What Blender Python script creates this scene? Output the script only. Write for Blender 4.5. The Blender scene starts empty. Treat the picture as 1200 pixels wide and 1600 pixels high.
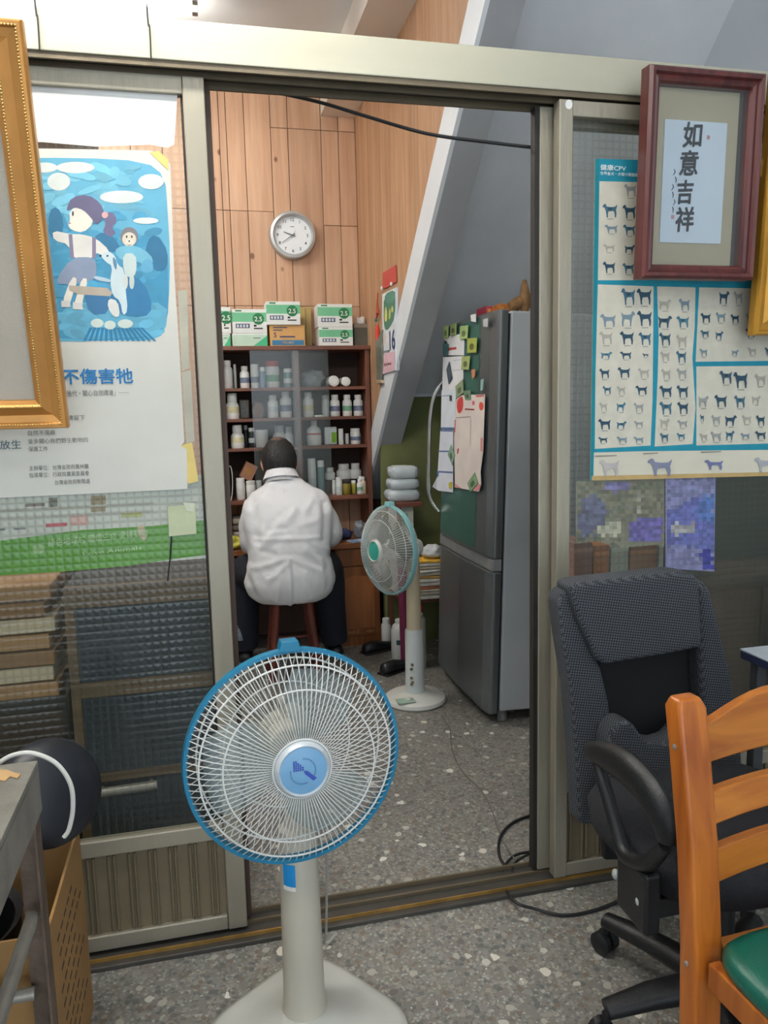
import bpy, bmesh, math, random
from mathutils import Vector, Matrix, noise
random.seed(7)
PI = math.pi
SC = bpy.context.scene
COL = SC.collection

# ------------------------------------------------------------------ camera
FPX = 1200.0
R0 = Vector((0.97249593, -0.05408842, 0.22655268))      # world x of camera (right, down, forward)
R1 = Vector((-0.23171121, -0.12569888, 0.96462931))
R2 = Vector((-0.02369786, -0.99059287, -0.13477454))
CAM = Vector((0.0, -1.7718, 1.30))
cd = bpy.data.cameras.new('camera'); cam = bpy.data.objects.new('camera', cd); COL.objects.link(cam)
cd.sensor_fit = 'VERTICAL'; cd.sensor_height = 32.0; cd.lens = 32.0 * FPX / 1600.0
cd.clip_start = 0.05; cd.clip_end = 60
rot = Matrix(((R0[0], -R0[1], -R0[2]), (R1[0], -R1[1], -R1[2]), (R2[0], -R2[1], -R2[2])))
cam.matrix_world = Matrix.Translation(CAM) @ rot.to_4x4()
SC.camera = cam

# ------------------------------------------------------------------ world, exposure
w = bpy.data.worlds.new('world'); SC.world = w; w.use_nodes = True
bgn = w.node_tree.nodes['Background']
bgn.inputs[0].default_value = (0.80, 0.90, 1.0, 1); bgn.inputs[1].default_value = 1.9
SC.view_settings.view_transform = 'Standard'; SC.view_settings.look = 'None'
SC.view_settings.gamma = 1.0; SC.view_settings.use_curve_mapping = False
SC.view_settings.exposure = 0.35
BACK_LAMP = 70.0
FRONT_LAMP = 68.0
SHOP_LAMP = 26.0
try:
    SC.cycles.max_bounces = 7; SC.cycles.adaptive_threshold = 0.025; SC.cycles.transparent_max_bounces = 16
    SC.cycles.caustics_reflective = False; SC.cycles.caustics_refractive = False
except Exception:
    pass

# ------------------------------------------------------------------ layout helper: a sight line met with a real plane
def ray(px, py):
    v = Vector((px - 600, py - 800, FPX))
    return Vector((R0.dot(v), R1.dot(v), R2.dot(v)))
def at(px, py, Y=None, X=None, Z=None):
    r = ray(px, py)
    if Y is not None: t = (Y - CAM[1]) / r[1]
    elif X is not None: t = (X - CAM[0]) / r[0]
    else: t = (Z - CAM[2]) / r[2]
    return CAM + r * t
def atp(px, py, p0, n):
    r = ray(px, py); t = (Vector(p0) - CAM).dot(n) / r.dot(n)
    return CAM + r * t

# ------------------------------------------------------------------ materials
def lin(c):
    out = []
    for v in c[:3]:
        v = v / 255.0
        out.append(v / 12.92 if v <= 0.04045 else ((v + 0.055) / 1.055) ** 2.4)
    return (out[0], out[1], out[2], 1.0)
MATS = {}
def mat(name, col, rough=0.55, metal=0.0, var=0.10, scale=12.0, bump=0.0, bscale=80.0, spec=0.5, stretch=None, sheen=0.0, trans=0.0):
    if name in MATS: return MATS[name]
    m = bpy.data.materials.new(name); m.use_nodes = True; MATS[name] = m
    nt = m.node_tree; N = nt.nodes; L = nt.links
    p = N['Principled BSDF']
    p.inputs['Roughness'].default_value = rough; p.inputs['Metallic'].default_value = metal
    p.inputs['Specular IOR Level'].default_value = spec
    tc = N.new('ShaderNodeTexCoord'); src = tc.outputs['Object']
    if stretch:
        mp = N.new('ShaderNodeMapping'); mp.inputs['Scale'].default_value = stretch
        L.new(src, mp.inputs[0]); src = mp.outputs[0]
    nz = N.new('ShaderNodeTexNoise'); nz.inputs['Scale'].default_value = scale; nz.inputs['Detail'].default_value = 5
    L.new(src, nz.inputs['Vector'])
    rp = N.new('ShaderNodeMapRange'); rp.inputs['From Min'].default_value = 0.3; rp.inputs['From Max'].default_value = 0.7
    rp.inputs['To Min'].default_value = 1 - var; rp.inputs['To Max'].default_value = 1 + var
    L.new(nz.outputs['Fac'], rp.inputs['Value'])
    mx = N.new('ShaderNodeVectorMath'); mx.operation = 'SCALE'
    c = lin(col); mx.inputs[0].default_value = c[:3]
    L.new(rp.outputs[0], mx.inputs['Scale']); L.new(mx.outputs[0], p.inputs['Base Color'])
    if bump:
        b = N.new('ShaderNodeTexNoise'); b.inputs['Scale'].default_value = bscale; b.inputs['Detail'].default_value = 3
        L.new(src, b.inputs['Vector'])
        bn = N.new('ShaderNodeBump'); bn.inputs['Strength'].default_value = bump; bn.inputs['Distance'].default_value = 0.01
        L.new(b.outputs['Fac'], bn.inputs['Height']); L.new(bn.outputs[0], p.inputs['Normal'])
    return m
def wood(name, col, dark, axis='Z', rough=0.5, scale=6.0, knots=False):
    if name in MATS: return MATS[name]
    m = bpy.data.materials.new(name); m.use_nodes = True; MATS[name] = m
    nt = m.node_tree; N = nt.nodes; L = nt.links; p = N['Principled BSDF']; p.inputs['Roughness'].default_value = rough
    tc = N.new('ShaderNodeTexCoord'); mp = N.new('ShaderNodeMapping')
    s = {'X': (0.35, 7, 7), 'Y': (7, 0.35, 7), 'Z': (7, 7, 0.35)}[axis]
    mp.inputs['Scale'].default_value = s
    oi = N.new('ShaderNodeObjectInfo'); ad = N.new('ShaderNodeVectorMath'); ad.operation = 'ADD'
    L.new(tc.outputs['Object'], ad.inputs[0])
    sc = N.new('ShaderNodeVectorMath'); sc.operation = 'SCALE'; sc.inputs[0].default_value = (7, 3, 9)
    L.new(oi.outputs['Random'], sc.inputs['Scale']); L.new(sc.outputs[0], ad.inputs[1])
    L.new(ad.outputs[0], mp.inputs[0])
    nz = N.new('ShaderNodeTexNoise'); nz.inputs['Scale'].default_value = scale; nz.inputs['Detail'].default_value = 6
    nz.inputs['Distortion'].default_value = 0.6
    L.new(mp.outputs[0], nz.inputs['Vector'])
    cr = N.new('ShaderNodeValToRGB'); cr.color_ramp.elements[0].position = 0.3; cr.color_ramp.elements[1].position = 0.65
    cr.color_ramp.elements[0].color = lin(dark); cr.color_ramp.elements[1].color = lin(col)
    L.new(nz.outputs['Fac'], cr.inputs[0]); out = cr.outputs[0]
    # board to board variation
    mr = N.new('ShaderNodeMapRange'); mr.inputs['To Min'].default_value = 0.90; mr.inputs['To Max'].default_value = 1.08
    L.new(oi.outputs['Random'], mr.inputs['Value'])
    vm = N.new('ShaderNodeVectorMath'); vm.operation = 'SCALE'; L.new(out, vm.inputs[0]); L.new(mr.outputs[0], vm.inputs['Scale']); out = vm.outputs[0]
    if knots:
        vo = N.new('ShaderNodeTexVoronoi'); vo.inputs['Scale'].default_value = 1.0
        mk = N.new('ShaderNodeMapping'); mk.inputs['Scale'].default_value = (6, 6, 4.0); L.new(ad.outputs[0], mk.inputs[0]); L.new(mk.outputs[0], vo.inputs['Vector'])
        kr = N.new('ShaderNodeValToRGB'); kr.color_ramp.elements[0].position = 0.05; kr.color_ramp.elements[1].position = 0.085
        kr.color_ramp.elements[0].color = (0.35, 0.25, 0.2, 1); kr.color_ramp.elements[1].color = (1, 1, 1, 1)
        L.new(vo.outputs['Distance'], kr.inputs[0])
        mm = N.new('ShaderNodeVectorMath'); mm.operation = 'MULTIPLY'; L.new(out, mm.inputs[0]); L.new(kr.outputs[0], mm.inputs[1]); out = mm.outputs[0]
    L.new(out, p.inputs['Base Color'])
    return m
def terrazzo(name):
    m = bpy.data.materials.new(name); m.use_nodes = True; MATS[name] = m
    nt = m.node_tree; N = nt.nodes; L = nt.links; p = N['Principled BSDF']; p.inputs['Roughness'].default_value = 0.42
    tc = N.new('ShaderNodeTexCoord')
    base = lin((122, 120, 114))
    def layer(prev, scale, amount, ramp, size):
        dz = N.new('ShaderNodeTexNoise'); dz.inputs['Scale'].default_value = scale * 1.3
        L.new(tc.outputs['Object'], dz.inputs['Vector'])
        va = N.new('ShaderNodeVectorMath'); va.operation = 'SCALE'; va.inputs['Scale'].default_value = 0.55 / scale
        L.new(dz.outputs['Color'], va.inputs[0])
        vb = N.new('ShaderNodeVectorMath'); vb.operation = 'ADD'; L.new(va.outputs[0], vb.inputs[0]); L.new(tc.outputs['Object'], vb.inputs[1])
        v = N.new('ShaderNodeTexVoronoi'); v.inputs['Scale'].default_value = scale; L.new(vb.outputs[0], v.inputs['Vector'])
        sx = N.new('ShaderNodeSeparateColor'); L.new(v.outputs['Color'], sx.inputs[0])
        pick = N.new('ShaderNodeMath'); pick.operation = 'LESS_THAN'; pick.inputs[1].default_value = amount; L.new(sx.outputs[0], pick.inputs[0])
        near = N.new('ShaderNodeMath'); near.operation = 'LESS_THAN'; near.inputs[1].default_value = size; L.new(v.outputs['Distance'], near.inputs[0])
        mu = N.new('ShaderNodeMath'); mu.operation = 'MULTIPLY'; L.new(pick.outputs[0], mu.inputs[0]); L.new(near.outputs[0], mu.inputs[1])
        cr = N.new('ShaderNodeValToRGB'); cr.color_ramp.interpolation = 'CONSTANT'
        els = cr.color_ramp.elements
        for i, (pos, c) in enumerate(ramp):
            e = els[i] if i < 2 else els.new(pos)
            e.position = pos; e.color = lin(c)
        L.new(sx.outputs[1], cr.inputs[0])
        mx = N.new('ShaderNodeMix'); mx.data_type = 'RGBA'
        L.new(mu.outputs[0], mx.inputs['Factor'])
        if prev is None: mx.inputs['A'].default_value = base
        else: L.new(prev, mx.inputs['A'])
        L.new(cr.outputs[0], mx.inputs['B'])
        return mx.outputs['Result']
    o = layer(None, 130, 0.85, [(0, (140, 138, 130)), (0.35, (104, 104, 102)), (0.6, (124, 116, 106)), (0.8, (160, 158, 150))], 0.55)
    o = layer(o, 62, 0.55, [(0, (132, 130, 124)), (0.3, (98, 98, 97)), (0.55, (146, 140, 130)), (0.8, (118, 104, 92))], 0.45)
    o = layer(o, 34, 0.30, [(0, (168, 164, 154)), (0.3, (128, 126, 120)), (0.6, (104, 100, 96)), (0.85, (190, 187, 178))], 0.36)
    o = layer(o, 30.7, 0.035, [(0, (222, 220, 212)), (0.5, (212, 206, 194))], 0.40)
    nz = N.new('ShaderNodeTexNoise'); nz.inputs['Scale'].default_value = 2.2; nz.inputs['Detail'].default_value = 5; L.new(tc.outputs['Object'], nz.inputs['Vector'])
    mr = N.new('ShaderNodeMapRange'); mr.inputs['To Min'].default_value = 0.86; mr.inputs['To Max'].default_value = 1.26; L.new(nz.outputs['Fac'], mr.inputs['Value'])
    sc = N.new('ShaderNodeVectorMath'); sc.operation = 'SCALE'; L.new(o, sc.inputs[0]); L.new(mr.outputs[0], sc.inputs['Scale'])
    L.new(sc.outputs[0], p.inputs['Base Color'])
    return m
def emis(name, col, s):
    if name in MATS: return MATS[name]
    m = bpy.data.materials.new(name); m.use_nodes = True; MATS[name] = m
    p = m.node_tree.nodes['Principled BSDF']; p.inputs['Base Color'].default_value = lin(col)
    p.inputs['Emission Color'].default_value = lin(col); p.inputs['Emission Strength'].default_value = s
    return m
def pane_mat(name, tint, clear, haze, grid=0.0, gscale=90.0, rough=0.15):
    """thin pane: see-through film mixed with a little diffuse haze and gloss; grid = pressed checker pattern"""
    if name in MATS: return MATS[name]
    m = bpy.data.materials.new(name); m.use_nodes = True; MATS[name] = m
    nt = m.node_tree; N = nt.nodes; L = nt.links
    for n in list(N):
        if n.type != 'OUTPUT_MATERIAL': N.remove(n)
    out = [n for n in N if n.type == 'OUTPUT_MATERIAL'][0]
    tr = N.new('ShaderNodeBsdfTransparent'); tr.inputs[0].default_value = lin(clear)
    df = N.new('ShaderNodeBsdfDiffuse'); df.inputs[0].default_value = lin(tint)
    tl = N.new('ShaderNodeBsdfTranslucent'); tl.inputs[0].default_value = lin(tint)
    gl = N.new('ShaderNodeBsdfGlossy'); gl.inputs['Roughness'].default_value = rough
    md = N.new('ShaderNodeMixShader'); md.inputs[0].default_value = 0.5; L.new(df.outputs[0], md.inputs[1]); L.new(tl.outputs[0], md.inputs[2])
    m1 = N.new('ShaderNodeMixShader'); m1.inputs[0].default_value = haze; L.new(tr.outputs[0], m1.inputs[1]); L.new(md.outputs[0], m1.inputs[2])
    m2 = N.new('ShaderNodeMixShader'); m2.inputs[0].default_value = 0.03; L.new(m1.outputs[0], m2.inputs[1]); L.new(gl.outputs[0], m2.inputs[2])
    L.new(m2.outputs[0], out.inputs[0])
    if grid:
        tc = N.new('ShaderNodeTexCoord'); sp = N.new('ShaderNodeSeparateXYZ'); L.new(tc.outputs['Object'], sp.inputs[0])
        def wave(sock, k):
            a = N.new('ShaderNodeMath'); a.operation = 'MULTIPLY'; a.inputs[1].default_value = k; L.new(sock, a.inputs[0])
            s = N.new('ShaderNodeMath'); s.operation = 'SINE'; L.new(a.outputs[0], s.inputs[0])
            b = N.new('ShaderNodeMath'); b.operation = 'ABSOLUTE'; L.new(s.outputs[0], b.inputs[0]); return b.outputs[0]
        a = wave(sp.outputs[0], gscale * PI); b = wave(sp.outputs[2], gscale * PI)
        mi = N.new('ShaderNodeMath'); mi.operation = 'MINIMUM'; L.new(a, mi.inputs[0]); L.new(b, mi.inputs[1])
        mr = N.new('ShaderNodeMapRange'); mr.inputs['From Min'].default_value = 0.0; mr.inputs['From Max'].default_value = 0.7
        mr.inputs['To Min'].default_value = min(1, haze + grid); mr.inputs['To Max'].default_value = haze
        L.new(mi.outputs[0], mr.inputs['Value']); L.new(mr.outputs[0], m1.inputs[0])
        bp = N.new('ShaderNodeBump'); bp.inputs['Strength'].default_value = 0.22; bp.inputs['Distance'].default_value = 0.004
        L.new(mi.outputs[0], bp.inputs['Height']); L.new(bp.outputs[0], gl.inputs['Normal'])
    return m
def printed(name='printed_ink', rough=0.7):
    if name in MATS: return MATS[name]
    m = bpy.data.materials.new(name); m.use_nodes = True; MATS[name] = m
    N = m.node_tree.nodes; L = m.node_tree.links; p = N['Principled BSDF']; p.inputs['Roughness'].default_value = rough
    a = N.new('ShaderNodeAttribute'); a.attribute_name = 'ink'
    tc = N.new('ShaderNodeTexCoord'); nz = N.new('ShaderNodeTexNoise'); nz.inputs['Scale'].default_value = 25; nz.inputs['Detail'].default_value = 6
    L.new(tc.outputs['Object'], nz.inputs['Vector'])
    mr = N.new('ShaderNodeMapRange'); mr.inputs['To Min'].default_value = 0.80; mr.inputs['To Max'].default_value = 1.18; L.new(nz.outputs['Fac'], mr.inputs['Value'])
    sc = N.new('ShaderNodeVectorMath'); sc.operation = 'SCALE'; L.new(a.outputs['Color'], sc.inputs[0]); L.new(mr.outputs[0], sc.inputs['Scale'])
    L.new(sc.outputs[0], p.inputs['Base Color'])
    return m

# ------------------------------------------------------------------ mesh helpers
WM = {}
def root(name, loc, label=None, cat=None, group=None, kind=None, rotz=0.0, M=None):
    o = bpy.data.objects.new(name, None); COL.objects.link(o)
    o.empty_display_size = 0.05
    m = M if M is not None else Matrix.Translation(Vector(loc)) @ Matrix.Rotation(rotz, 4, 'Z')
    o.matrix_world = m; WM[o.name] = m.copy()
    return tag(o, label, cat, group, kind)
def tag(o, label=None, cat=None, group=None, kind=None):
    if label: o['label'] = label
    if cat: o['category'] = cat
    if group: o['group'] = group
    if kind: o['kind'] = kind
    return o
def frame(n, up=Vector((0, 0, 1))):
    n = n.normalized()
    if abs(n.dot(up)) > 0.98: up = Vector((1, 0, 0))
    u = up.cross(n).normalized(); v = n.cross(u)
    return u, v
class MB:
    def __init__(s): s.v = []; s.f = []; s.c = []
    def add(s, vs, fs, col=None):
        k = len(s.v); s.v += [Vector(p) for p in vs]
        for f in fs: s.f.append([i + k for i in f]); s.c.append(col)
        return s
    def box(s, x0, y0, z0, x1, y1, z1, M=None, col=None):
        vs = [Vector((x, y, z)) for z in (z0, z1) for y in (y0, y1) for x in (x0, x1)]
        if M is not None: vs = [M @ p for p in vs]
        return s.add(vs, [(0, 2, 3, 1), (4, 5, 7, 6), (0, 1, 5, 4), (2, 6, 7, 3), (0, 4, 6, 2), (1, 3, 7, 5)], col)
    def prism(s, pts, vec, col=None):
        n = len(pts); vec = Vector(vec); pts = [Vector(p) for p in pts]
        fs = [tuple(range(n - 1, -1, -1)), tuple(range(n, 2 * n))] + [(i, (i + 1) % n, n + (i + 1) % n, n + i) for i in range(n)]
        return s.add(pts + [p + vec for p in pts], fs, col)
    def face(s, pts, col=None): return s.add(pts, [tuple(range(len(pts)))], col)
    def loft(s, rings, closed=True, caps=True):
        n = len(rings[0]); vs = [p for r in rings for p in r]; fs = []
        for k in range(len(rings) - 1):
            for i in range(n if closed else n - 1):
                j = (i + 1) % n
                fs.append((k * n + i, k * n + j, (k + 1) * n + j, (k + 1) * n + i))
        if caps and closed:
            fs.append(tuple(range(n - 1, -1, -1))); fs.append(tuple(range((len(rings) - 1) * n, len(rings) * n)))
        return s.add(vs, fs)
    def tube(s, pts, r, n=8, closed=False, flat=1.0, up=None):
        pts = [Vector(p) for p in pts]; m = len(pts); rings = []
        U = up or Vector((0, 0, 1)); pu = None
        for i, p in enumerate(pts):
            a = pts[(i - 1) % m] if (closed or i) else p; b = pts[(i + 1) % m] if (closed or i < m - 1) else p
            d = (b - a)
            if d.length < 1e-9: d = Vector((0, 0, 1))
            d.normalize()
            if pu is None: u, v = frame(d, U)
            else:
                u = (pu - d * pu.dot(d)); u = u.normalized() if u.length > 1e-6 else frame(d, U)[0]; v = d.cross(u)
            pu = u
            rr = r[i] if isinstance(r, (list, tuple)) else r
            rings.append([p + u * (math.cos(t) * rr) + v * (math.sin(t) * rr * flat) for t in [2 * PI * k / n for k in range(n)]])
        if closed: rings.append(rings[0]); return s.loft(rings, caps=False)
        return s.loft(rings)
    def lathe(s, prof, n=20, M=None, caps=True):
        rings = [[Vector((r * math.cos(2 * PI * k / n), r * math.sin(2 * PI * k / n), z)) for k in range(n)] for r, z in prof]
        if M is not None: rings = [[M @ p for p in q] for q in rings]
        return s.loft(rings, caps=caps)
    def ball(s, c, rad, n=14, m=9, M=None):
        c = Vector(c); rad = Vector(rad) if not isinstance(rad, (int, float)) else Vector((rad,) * 3)
        rings = []
        for k in range(m):
            t = -PI / 2 + PI * (k + 0.001) / (m - 1 + 0.002) if True else 0
            rings.append([Vector((math.cos(t) * math.cos(2 * PI * i / n) * rad[0], math.cos(t) * math.sin(2 * PI * i / n) * rad[1], math.sin(t) * rad[2])) for i in range(n)])
        rings = [[(M @ p if M is not None else p) + c for p in q] for q in rings]
        return s.loft(rings)
    def build(s, name, m, parent=None, smooth=False, bevel=0.0, local=False, label=None, kind=None, seg=2, mods=None, origin=None):
        me = bpy.data.meshes.new(name)
        inv = None
        vs = s.v
        if parent is not None:
            if not local: inv = WM[parent.name].inverted(); vs = [inv @ p for p in vs]
        elif origin is not None:
            o0 = Vector(origin); vs = [p - o0 for p in vs]
        me.from_pydata([tuple(p) for p in vs], [], s.f); 
        bm = bmesh.new(); bm.from_mesh(me)
        if not any(s.c): bmesh.ops.recalc_face_normals(bm, faces=bm.faces)
        bm.to_mesh(me); bm.free()
        if any(s.c):
            ca = me.color_attributes.new('ink', 'FLOAT_COLOR', 'CORNER')
            li = 0
            for fi, pl in enumerate(me.polygons):
                c = lin(s.c[fi] or (200, 200, 200))
                for k in pl.loop_indices: ca.data[k].color = c
        me.materials.append(m)
        if smooth:
            for pl in me.polygons: pl.use_smooth = True
            if smooth != 'all':
                try: me.set_sharp_from_angle(angle=math.radians(40))
                except Exception: pass
        o = bpy.data.objects.new(name, me); COL.objects.link(o)
        if parent is not None:
            o.parent = parent; WM[o.name] = WM[parent.name].copy()
        else:
            if origin is not None: o.location = Vector(origin)
            WM[o.name] = Matrix.Translation(Vector(origin)) if origin is not None else Matrix.Identity(4)
        if bevel:
            b = o.modifiers.new('bevel', 'BEVEL'); b.width = bevel; b.segments = seg; b.limit_method = 'ANGLE'; b.angle_limit = math.radians(35)
        for mm in (mods or []):
            x = o.modifiers.new(mm[0].lower(), mm[0])
            for k, v in mm[1].items(): setattr(x, k, v)
        if label: o['label'] = label
        if kind: o['kind'] = kind
        return o
def text(s, name, m, parent, org, right, up, size, bold=0.0, align='LEFT', width=None, lift=0.0006):
    """flat lettering laid on a surface; size = cap height-ish in metres"""
    cu = bpy.data.curves.new('t', 'FONT'); cu.body = s; cu.size = 1.0; cu.offset = bold if bold <= .012 else 0.0; cu.align_x = align
    cu.resolution_u = 3
    o = bpy.data.objects.new('t', cu); COL.objects.link(o)
    bpy.context.view_layer.update()
    me = bpy.data.meshes.new_from_object(o.evaluated_get(bpy.context.evaluated_depsgraph_get()))
    bpy.data.objects.remove(o); bpy.data.curves.remove(cu)
    right = Vector(right).normalized(); up = Vector(up).normalized(); n = right.cross(up)
    sx = size
    if width and len(me.vertices):
        xs = [v.co.x for v in me.vertices]; sx = width / max(1e-6, max(xs) - min(xs))
        if align == 'LEFT':
            x0 = min(xs)
            for v in me.vertices: v.co.x -= x0
    inv = WM[parent.name].inverted()
    for v in me.vertices: v.co = inv @ (Vector(org) + right * v.co.x * sx + up * v.co.y * size + n * lift)
    if bold > .012:
        bm = bmesh.new(); bm.from_mesh(me); src = bm.faces[:]
        for k, (du, dv) in enumerate(((.7, 0), (0, .7), (.5, .5), (-.7, 0), (0, -.7), (-.5, -.5), (.5, -.5), (-.5, .5))):
            g = bmesh.ops.duplicate(bm, geom=src)['geom']
            off = inv.to_3x3() @ (right * du * bold * size + up * dv * bold * size + n * .00004 * (k + 1))
            for e in g:
                if isinstance(e, bmesh.types.BMVert): e.co += off
        bm.to_mesh(me); bm.free()
    me.name = name; me.materials.clear(); me.materials.append(m)
    ob = bpy.data.objects.new(name, me); COL.objects.link(ob); ob.parent = parent; WM[ob.name] = WM[parent.name].copy()
    return ob
def ell(cx, cy, rx, ry, n=18, rot=0.0, a0=0, a1=2 * PI):
    c, s = math.cos(rot), math.sin(rot); full = abs(a1 - a0 - 2 * PI) < 1e-6
    out = []
    for i in range(n):
        t = a0 + (a1 - a0) * i / (n if full else n - 1)
        x, y = rx * math.cos(t), ry * math.sin(t); out.append((cx + x * c - y * s, cy + x * s + y * c))
    return out
def smooth2(pts, k=2):
    for _ in range(k):
        q = []
        for i in range(len(pts)):
            a, b = pts[i], pts[(i + 1) % len(pts)]
            q += [(a[0] * .75 + b[0] * .25, a[1] * .75 + b[1] * .25), (a[0] * .25 + b[0] * .75, a[1] * .25 + b[1] * .75)]
        pts = q
    return pts
def prints(name, parent, plane, polys, normal, lift0=0.0008, step=0.00012, m=None):
    """flat print: coloured patches laid one over the other on a sheet; plane maps (px,py) to the sheet's own plane"""
    b = MB(); n = Vector(normal).normalized(); me_faces = []
    for k, (pts, col) in enumerate(polys):
        P = [plane(x, y) + n * (lift0 + step * k) for x, y in pts]
        nn = Vector((0, 0, 0))
        for i in range(len(P)): nn += (P[i] - P[0]).cross(P[(i + 1) % len(P)] - P[0])
        if nn.dot(n) < 0: P.reverse()
        b.face(P, col)
    o = b.build(name, m or printed(), parent)
    bm = bmesh.new(); bm.from_mesh(o.data); bmesh.ops.triangulate(bm, faces=bm.faces); bm.to_mesh(o.data); bm.free()
    return o
def sag(p0, p1, drop, n=14):
    p0, p1 = Vector(p0), Vector(p1)
    return [p0.lerp(p1, i / (n - 1)) - Vector((0, 0, drop * 4 * (i / (n - 1)) * (1 - i / (n - 1)))) for i in range(n)]
def spline(pts, k=6):
    pts = [Vector(p) for p in pts]; out = []
    for i in range(len(pts) - 1):
        p0 = pts[max(0, i - 1)]; p1 = pts[i]; p2 = pts[i + 1]; p3 = pts[min(len(pts) - 1, i + 2)]
        for j in range(k):
            t = j / k
            out.append(0.5 * ((2 * p1) + (p2 - p0) * t + (2 * p0 - 5 * p1 + 4 * p2 - p3) * t * t + (3 * p1 - p0 - 3 * p2 + p3) * t ** 3))
    out.append(pts[-1]); return out
V = Vector
UP = V((0, 0, 1)); XR = V((1, 0, 0)); FR = V((0, -1, 0))

# palette
alu = mat('aged_anodised_aluminium', (158, 151, 134), 0.42, 0.35, 0.10, 6, 0.15, 60, stretch=(1, 1, 0.2))
alu_h = mat('aged_aluminium_header', (186, 182, 162), 0.45, 0.3, 0.12, 5, 0.1, 40, stretch=(0.2, 1, 1))
alu_d = mat('dull_bronze_aluminium', (112, 100, 80), 0.5, 0.3, 0.15, 8, 0.1, 60)
black = mat('black_plastic', (22, 23, 26), 0.45, 0, 0.15, 20, 0.1, 200)
rubber = mat('dark_rubber', (38, 34, 30), 0.7, 0, 0.15, 20)
white_pl = mat('white_plastic', (226, 224, 216), 0.4, 0, 0.04, 10)
steel = mat('worn_steel', (150, 145, 136), 0.42, 0.4, 0.2, 14, 0.1, 90)
chrome = mat('chrome', (205, 208, 210), 0.18, 1.0, 0.05, 10)
ink_dark = mat('black_ink', (34, 34, 38), 0.8, 0, 0.2, 60)
paper_w = mat('white_paper', (226, 226, 222), 0.8, 0, 0.05, 8, 0.1, 12)

try: SC.cycles.use_denoising = True
except Exception: pass
# ================================================================== SETTING
YB = 2.65; XW = 0.925; ZC = 3.03; XL = -1.7; XRW = 1.93
fl = MB().box(XL, -4.0, -0.08, XRW, YB + 0.1, 0.0).build('floor', terrazzo('terrazzo'))
tag(fl, 'grey speckled terrazzo floor', 'floor', kind='structure')
paint = mat('grey_white_paint', (190, 192, 192), 0.8, 0, 0.05, 3, 0.1, 30)
paint_b = mat('pale_blue_grey_paint', (206, 212, 218), 0.8, 0, 0.04, 3, 0.1, 30)
under_m = mat('grey_stair_plaster', (226, 228, 230), 0.85, 0, 0.06, 3, 0.15, 40)
tag(MB().box(XL - .1, -4.0, ZC, XRW + .1, YB + .1, ZC + .1).build('ceiling', mat('white_ceiling_paint', (230, 231, 230), 0.85, 0, 0.03, 3)), 'plain pale grey ceiling', 'ceiling', kind='structure')
tag(MB().box(XL - .1, -4.0, -0.08, XL, YB + .1, ZC).build('wall_left', paint), 'plain painted wall of the left side', 'wall', kind='structure')
tag(MB().box(XRW, -4.0, -0.08, XRW + .1, YB + .1, ZC).build('wall_right', paint_b), 'pale blue grey painted wall behind the stair', 'wall', kind='structure')
dark_back = mat('dark_wall_backing', (58, 42, 30), 0.9)
wall_back = tag(MB().box(XL, YB + 0.012, 0, XRW, YB + .1, ZC).build('wall_back', dark_back), 'back wall panelled with upright knotty wooden boards', 'wall', kind='structure')
pine = wood('knotty_pine', (196, 158, 128), (178, 136, 106), 'Z', 0.55, 5, knots=True)
cols = [at(px, 300, Y=YB)[0] for px in (347, 358, 386, 426.5, 453, 504, 531)] + [XW]
cols = [cols[0] - .62, cols[0] - .46, cols[0] - .30, cols[0] - .14] + cols
zj1 = at(340, 328, Y=YB)[2]; zj2 = at(490, 203, Y=YB)[2]; zj3 = at(535, 353, Y=YB)[2]; zj4 = at(400, 478, Y=YB)[2]
for i in range(len(cols) - 1):
    a, b = cols[i], cols[i + 1]
    zs = [0.0, zj4]
    if i <= 6: zs += [zj1]
    if 6 < i <= 8: zs += [zj2]
    if i > 8: zs += [zj3, zj2]
    zs += [ZC]
    for k in range(len(zs) - 1):
        j = random.uniform(-.0012, .0012)
        MB().box(a + .0016, YB + j, zs[k] + .0012, b - .0016, YB + .012, zs[k + 1] - .0012).build('plank', pine, wall_back, bevel=0.0012, seg=1)
# side wall of boards above the stair edge
LA = at(735, 0, X=XW); LB = at(601, 588, X=XW); RA = at(759, 0, X=XW); RB = at(617, 590, X=XW)
sl = (LA[2] - LB[2]) / (LA[1] - LB[1])
def zl(y): return LB[2] + (y - LB[1]) * sl        # top edge of the white stair string
def zr(y): return RB[2] + (y - RB[1]) * sl        # its lower edge
side = tag(MB().prism([(XW + .014, YB, zl(YB)), (XW + .014, 0.12, zl(0.12)), (XW + .014, 0.12, ZC), (XW + .014, YB, ZC)][::-1] if zl(.12) < ZC else
        [(XW + .014, YB, zl(YB)), (XW + .014, YB, ZC), (XW + .014, LB[1] + (ZC - LB[2]) / sl, ZC)], (0.03, 0, 0)).build('wall_stair_side', dark_back), 'side wall of narrow upright boards above the white stair edge', 'wall', kind='structure')
pine2 = wood('narrow_pine', (188, 148, 114), (166, 124, 92), 'Z', 0.6, 6)
y = YB; yend = LB[1] + (2.9 - LB[2]) / sl
while y > yend + .03:
    wdt = random.choice((.075, .085, .095, .08, .045)); y2 = max(y - wdt, yend)
    za, zb = zl(y - .001), zl(y2 + .001)
    if za > 0.0 or True:
        za = max(za, 0.0); zb = max(zb, 0.0)
        MB().prism([(XW, y - .001, za), (XW, y2 + .001, zb), (XW, y2 + .001, 2.92), (XW, y - .001, 2.92)], (.014, 0, 0)).build('plank', pine2, side)
    y = y2
# ceiling beam running along the board wall
tag(MB().box(0.735, 0.12, 2.895, XW + .05, YB, ZC).build('trim_1', mat('cream_beam_paint', (228, 220, 210), 0.8, 0, 0.04, 4)), 'boxed ceiling beam over the board wall', 'beam', kind='structure')
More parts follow.
